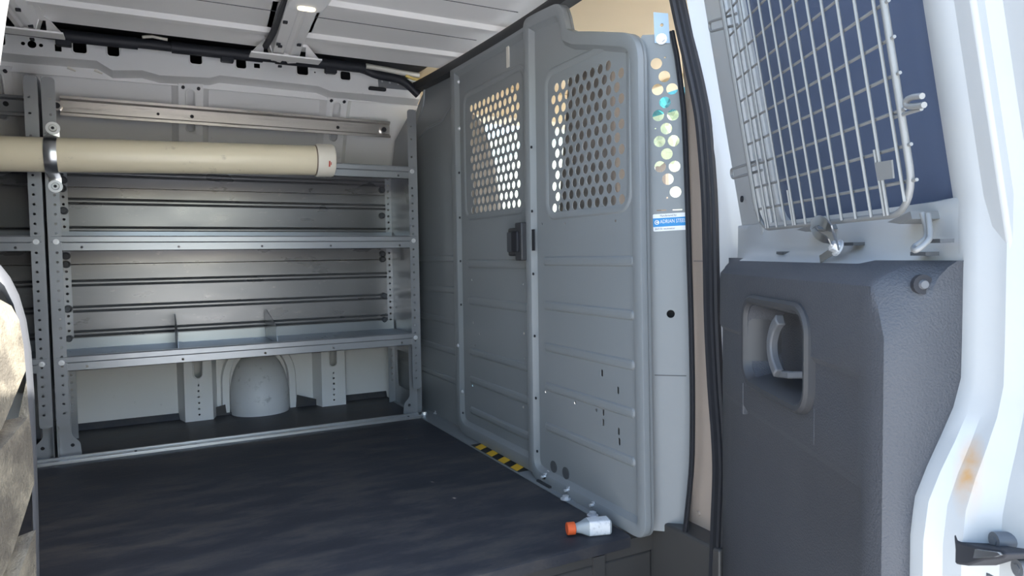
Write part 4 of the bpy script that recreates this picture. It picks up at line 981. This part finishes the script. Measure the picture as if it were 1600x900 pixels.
# strap and hook holding the guard at the sill
q = B(); pts = smooth([W(*D(px, py, dd), dd) for px, py, dd in ((1268, 352, 0.055), (1280, 344, 0.07), (1296, 356, 0.07), (1306, 372, 0.055), (1310, 390, 0.038))], 5)
q.sweep(pts, [(0.001, -0.006), (0.001, 0.006), (-0.001, 0.006), (-0.001, -0.006)], nD); q.obj('strap', 'galvanised', gd, sharp=40)
q = B(); pts = smooth([W(*D(px, py, dd), dd) for px, py, dd in ((1268, 352, 0.055), (1276, 366, 0.06), (1292, 376, 0.055), (1306, 386, 0.040))], 5)
q.sweep(pts, [(0.001, -0.005), (0.001, 0.005), (-0.001, 0.005), (-0.001, -0.005)], nD); q.obj('strap', 'galvanised', gd, sharp=40)
p = W(*D(1308, 388, 0.042), 0.040); q = B(); bolt(q, p, nD+Vector((0, 0, 0.4)), 0.0075, 0.010); q.obj('bolt', 'bolt_steel', gd)
q = B(); pts = [W(*D(px, py, 0.044), 0.044) for px, py in ((1282, 405), (1296, 396), (1306, 390))]; q.sweep(pts, [(0.001, -0.005), (0.001, 0.005), (-0.001, 0.005), (-0.001, -0.005)], nD); q.obj('bracket_foot', 'galvanised', gd)
q = B(); pts = smooth([W(*D(px, py, dd), dd) for px, py, dd in ((1441, 333, 0.03), (1447, 355, 0.03), (1446, 372, 0.035), (1428, 386, 0.045), (1432, 391, 0.05), (1449, 377, 0.04), (1453, 365, 0.035), (1450, 335, 0.03))], 4)
q.tube(pts, 0.003, 8); q.obj('hook', 'wire_grey', gd, sharp=60)
for pxs in (((1400, 347), (1437, 330), (1440, 342), (1420, 350)), ((1255, 359), (1285, 348), (1290, 358), (1270, 362))):
    q = B(); q.ext([D(px, py, 0.02) for px, py in pxs], 0.0, 0.03, FD); q.obj('bracket_plate', 'wire_grey', gd)
# ================================================================== LEFT SIDE DOOR (open, edge-on)
HLY = 1.20
ld_ = empty('side_door', (-0.16, HLY, -0.55), 'open left van side door seen edge-on with dusty sunlit trim panel', 'van door')
uL = Vector((-0.30, -0.954, 0)).normalized()
tpx = [(-30, 462), (0, 468), (18, 478), (30, 500), (37, 540), (41, 590), (46, 650), (51, 700), (55, 790), (57, 905)]
ax_ = [P(px, py, y=HLY-0.02) for px, py in tpx]
ax_.append(Vector((ax_[-1].x, HLY-0.02, -0.52))); ax_.append(Vector((ax_[-1].x-0.09, HLY-0.02, -0.52))); ax_.append(Vector((ax_[-1].x, HLY-0.02, ax_[0].z)))
q = B(); rs = [[p+uL*t for p in ax_] for t in (0.0, 0.30, 0.62)]
q.rings(rs); ltr = q.obj('trim_panel', 'dusty_plastic', ld_, sharp=30)
# two slanted cuts added to the trim, shaped to stand in for diagonal shadows
oL = Vector((ax_[5].x, HLY-0.02, 0)); nL = uL.cross(Vector((0, 0, 1)))
if nL.x < 0: nL = -nL
FL = frame(oL, uL, (0, 0, 1))
def LT(px, py):
    r = ray(px, py); t = (nL.dot(oL)-nL.dot(CAM))/nL.dot(r); p = CAM+r*t; return ((p-oL).dot(uL), p.z)
sgn = 1 if FL.to_3x3() @ Vector((0, 0, 1)) @ nL > 0 else -1
for pl in (((41, 578), (42, 652), (0, 700), (-40, 740), (-60, 740), (-30, 700), (0, 672)), ((53, 745), (55, 822), (25, 905), (-20, 980), (-40, 980), (12, 880))):
    ct = B(); pts = [LT(px, py) for px, py in pl]
    ct.rings([[FL @ Vector((a, b, -0.06*sgn)) for a, b in pts], [FL @ Vector((a, b, 0.08*sgn)) for a, b in pts]])
    cut = ct.obj('cutter', 'dusty_plastic', None, sharp=0)
    bmod = ltr.modifiers.new('cut', 'BOOLEAN'); bmod.operation = 'DIFFERENCE'; bmod.object = cut; bmod.solver = 'EXACT'
    bpy.context.view_layer.update()
    dg = bpy.context.evaluated_depsgraph_get(); nm = bpy.data.meshes.new_from_object(ltr.evaluated_get(dg))
    ltr.modifiers.clear(); ltr.data = nm; bpy.data.objects.remove(cut)
nm.shade_smooth(); nm.set_sharp_from_angle(angle=R(30))
rpx = [(-20, 395), (0, 416), (14, 434), (28, 462), (39, 500), (47, 550), (52, 620), (56, 720), (59, 820), (60, 905)]
ip = [(-40, 430), (-14, 440), (8, 458), (22, 486), (33, 530), (39, 590), (44, 650), (48, 720), (51, 820), (53, 905)]
ro_ = [P(px, py, y=HLY+0.01) for px, py in rpx]; ri_ = [P(px, py, y=HLY+0.01) for px, py in ip]
for l in (ro_, ri_): l.append(Vector((l[-1].x, HLY+0.01, -0.54)))
q = B(); cl_ = [(a+b)/2 for a, b in zip(ro_, ri_)]; hw_ = [(a-b).length/2 for a, b in zip(ro_, ri_)]
q.rings([[a+Vector((0, -0.012, 0)), a+Vector((0.0, 0.012, 0)), (a+b)/2+Vector((0, 0.014, 0)), b+Vector((0, 0.012, 0)), b+Vector((0, -0.012, 0)), (a+b)/2+Vector((0, -0.020, 0))] for a, b in zip(ro_, ri_)])
q.obj('edge_rubber', 'edge_grey', ld_, sharp=50)
q = B()
sx = ax_[-1].x
q.rings([[p+uL*t for p in (Vector((sx+0.02, HLY, -0.55)), Vector((sx+0.02, HLY, 0.60)), Vector((sx-0.05, HLY, 0.60)), Vector((sx-0.05, HLY, -0.55)))] for t in (0.0, 0.66)])
q.obj('door_shell', 'door_white', ld_, bevel=0.004)
wpx_ = [(-26, 420), (-28, 330), (-25, 230), (-19, 130), (-9, 50), (-2, 0), (14, -90)]
cen = [P(px, py, y=HLY) for px, py in wpx_]
q = B(); q.sweep(smooth(cen, 4), [(-0.02, -0.008), (0.02, -0.008), (0.02, 0.008), (-0.02, 0.008)], (0, -1, 0)); q.obj('window_frame', 'door_white', ld_, sharp=40)
cs = smooth(cen, 4)
q = B(); q.sweep([p+uL*0.62 for p in cs], [(-0.02, -0.008), (0.02, -0.008), (0.02, 0.008), (-0.02, 0.008)], (0, -1, 0)); q.obj('window_frame', 'door_white', ld_, sharp=40)
q = B(); q.cyl(cs[-1], cs[-1]+uL*0.62, 0.02, 8); q.obj('window_frame', 'door_white', ld_, sharp=40)
q = B(); q.rings([[p+uL*0.02 for p in cs], [p+uL*0.60 for p in cs]], closed=False, cap=False); q.obj('window_pane', 'privacy_glass', ld_, sharp=60)
# ================================================================== CAB BEYOND THE PARTITION
ob_ = B(); ob_.box((1.48, 0.955, -0.5), (3.2, 1.0, 0.80)); ob_.box((1.13, 0.955, 1.35), (2.25, 1.10, 1.48))
ob_.rings([[Vector((x, y, z)) for x, y in ((x0, 0.96), (x0+0.08, 0.96), (x0+0.08, 1.03), (x0, 1.03))] for x0, z in ((2.20, 1.38), (2.74, 0.80))])
struct(ob_, 'wall_outer', 'van_white', label='white outer side of the cab behind the open right door', cat='wall', bevel=0.01)
def cb(name, a, b, mt, label, cat, bevel=0.0): return struct(B().box(a, b), name, mt, label=label, cat=cat, bevel=bevel)
hl = B(); hl.box((1.045, 1.08, 1.44), (2.25, 3.2, 1.46)); hl.box((1.06, 2.93, 1.30), (2.3, 3.12, 1.44)); hl.box((1.06, 1.06, 1.33), (2.3, 1.16, 1.44)); hl.box((2.12, 1.1, 1.42), (2.25, 3.12, 1.46))
struct(hl, 'ceiling_cab', 'headliner', label='tan cab headliner seen above the partition', cat='ceiling', bevel=0.02)
dl = B(); dl.box((1.06, 3.06, -0.05), (2.5, 3.14, 0.84)); struct(dl, 'wall_driver_lower', 'dark_plastic', label='dark lower door trim on the driver side of the cab', cat='wall')
dd = B(); dd.box((1.06, 3.04, 0.84), (1.28, 3.14, 1.32)); dd.box((2.16, 3.04, 0.84), (2.24, 3.12, 1.32))
struct(dd, 'wall_driver', 'tan_trim', label='tan inner side of the cab on the driver side', cat='wall', bevel=0.01)
dd = B(); dd.box((1.13, 0.955, -0.5), (2.5, 1.10, 0.80)); dd.box((1.13, 0.955, 0.80), (1.48, 1.12, 1.35)); dd.box((2.2, 1.06, 0.8), (2.28, 1.12, 1.35))  # unseen side deepened and its pillar widened to block stray sun
struct(dd, 'wall_passenger', 'tan_trim', label='tan inner side of the cab on the near side', cat='wall')
struct(B().box((2.30, 1.08, -0.05), (2.75, 3.14, 0.80)), 'wall_front', 'tan_trim', label='tan dashboard at the front of the cab', cat='wall', bevel=0.04)
wm = B(); wm.add([Vector(p) for p in ((2.24, 1.12, 1.45), (2.24, 3.10, 1.45), (2.74, 3.10, 0.82), (2.74, 1.12, 0.82))], [(0, 1, 2, 3)])
struct(wm, 'window_1', 'window_glass', label='windscreen of the van', cat='window')
wm = B(); wm.add([Vector(p) for p in ((2.236, 1.12, 1.45), (2.236, 3.10, 1.45), (2.318, 3.10, 1.347), (2.318, 1.12, 1.347))], [(0, 1, 2, 3)])
struct(wm, 'window_3', 'tint_band', label='blue tinted band along the top of the windscreen', cat='window')
wm = B(); wm.box((1.28, 3.09, 0.84), (2.16, 3.095, 1.32)); struct(wm, 'window_2', 'window_glass', label='driver side cab window', cat='window')
def seat(yc, poly, rads, label):
    st_ = empty('cab_seat', (1.35, yc, -0.0125), label, 'seat', 'cab seats')
    mm = frame((1.22, 0, 0), (0, 1, 0), (-0.05, 0, 1))
    b_ = B(); b_.ext(roundpoly(poly, rads, 6), -0.05, 0.09, mm); b_.obj('backrest', 'seat_fabric', st_, bevel=0.03, bseg=3)
    ys = [p[0] for p in poly]
    b_ = B(); b_.box((1.24, min(ys), 0.30), (1.75, max(ys)-0.02, 0.46)); b_.obj('cushion', 'seat_fabric', st_, bevel=0.04, bseg=3)
    b_ = B(); b_.box((1.30, min(ys)+0.03, -0.0125), (1.70, max(ys)-0.05, 0.31)); b_.obj('seat_base', 'dark_plastic', st_)
seat(2.70, [(2.44, 0.42), (2.95, 0.42), (2.95, 1.08), (2.88, 1.25), (2.64, 1.25), (2.54, 1.12), (2.46, 0.80)], [0.05, 0.05, 0.08, 0.10, 0.10, 0.10, 0.10], 'driver seat seen through the left perforated window')
seat(1.70, [(1.56, 0.42), (1.84, 0.42), (1.855, 0.78), (1.755, 1.18), (1.71, 1.265), (1.58, 1.265), (1.56, 1.20), (1.56, 0.9)], [0.05, 0.04, 0.10, 0.06, 0.05, 0.02, 0.02, 0.02], 'passenger seat filling most of the right perforated window')
# ================================================================== OUTSIDE, glimpsed through the cab glass
hs_ = B(); hs_.box((9, 9, -0.7), (9.4, 22, 4.0)); hou = hs_.obj('house', 'siding', None, label='pale yellow sided house beyond the windscreen', cat='building')
for i in range(14):
    q = B(); q.box((8.96, 9, -0.5+i*0.3), (9.0, 22, -0.46+i*0.3)); q.obj('siding_board', 'siding', hou)
def tree(x, y, hgt, r, label):
    t = empty('tree', (x, y, -0.7), label, 'tree', 'trees beyond the windscreen')
    q = B(); q.cyl((x, y, -0.7), (x, y, hgt*0.6), 0.16, 10, 0.08); q.obj('trunk', 'bark', t)
    bm = bmesh.new(); bmesh.ops.create_icosphere(bm, subdivisions=4, radius=r)
    for v in bm.verts:
        n_ = v.co.normalized(); v.co = v.co*(1+0.16*math.sin(9*n_.x+3*n_.z)*math.cos(8*n_.y)+0.08*random.uniform(-1, 1))+Vector((x, y, hgt*0.62))
    me = bpy.data.meshes.new('crown'); bm.to_mesh(me); bm.free(); link('crown', me, 'leaf', t, sharp=0)
tc_ = P(1034, 206, x=6.3)
tree(6.3, tc_.y, tc_.z/0.62, 0.42, 'round green tree in front of the pale yellow house')
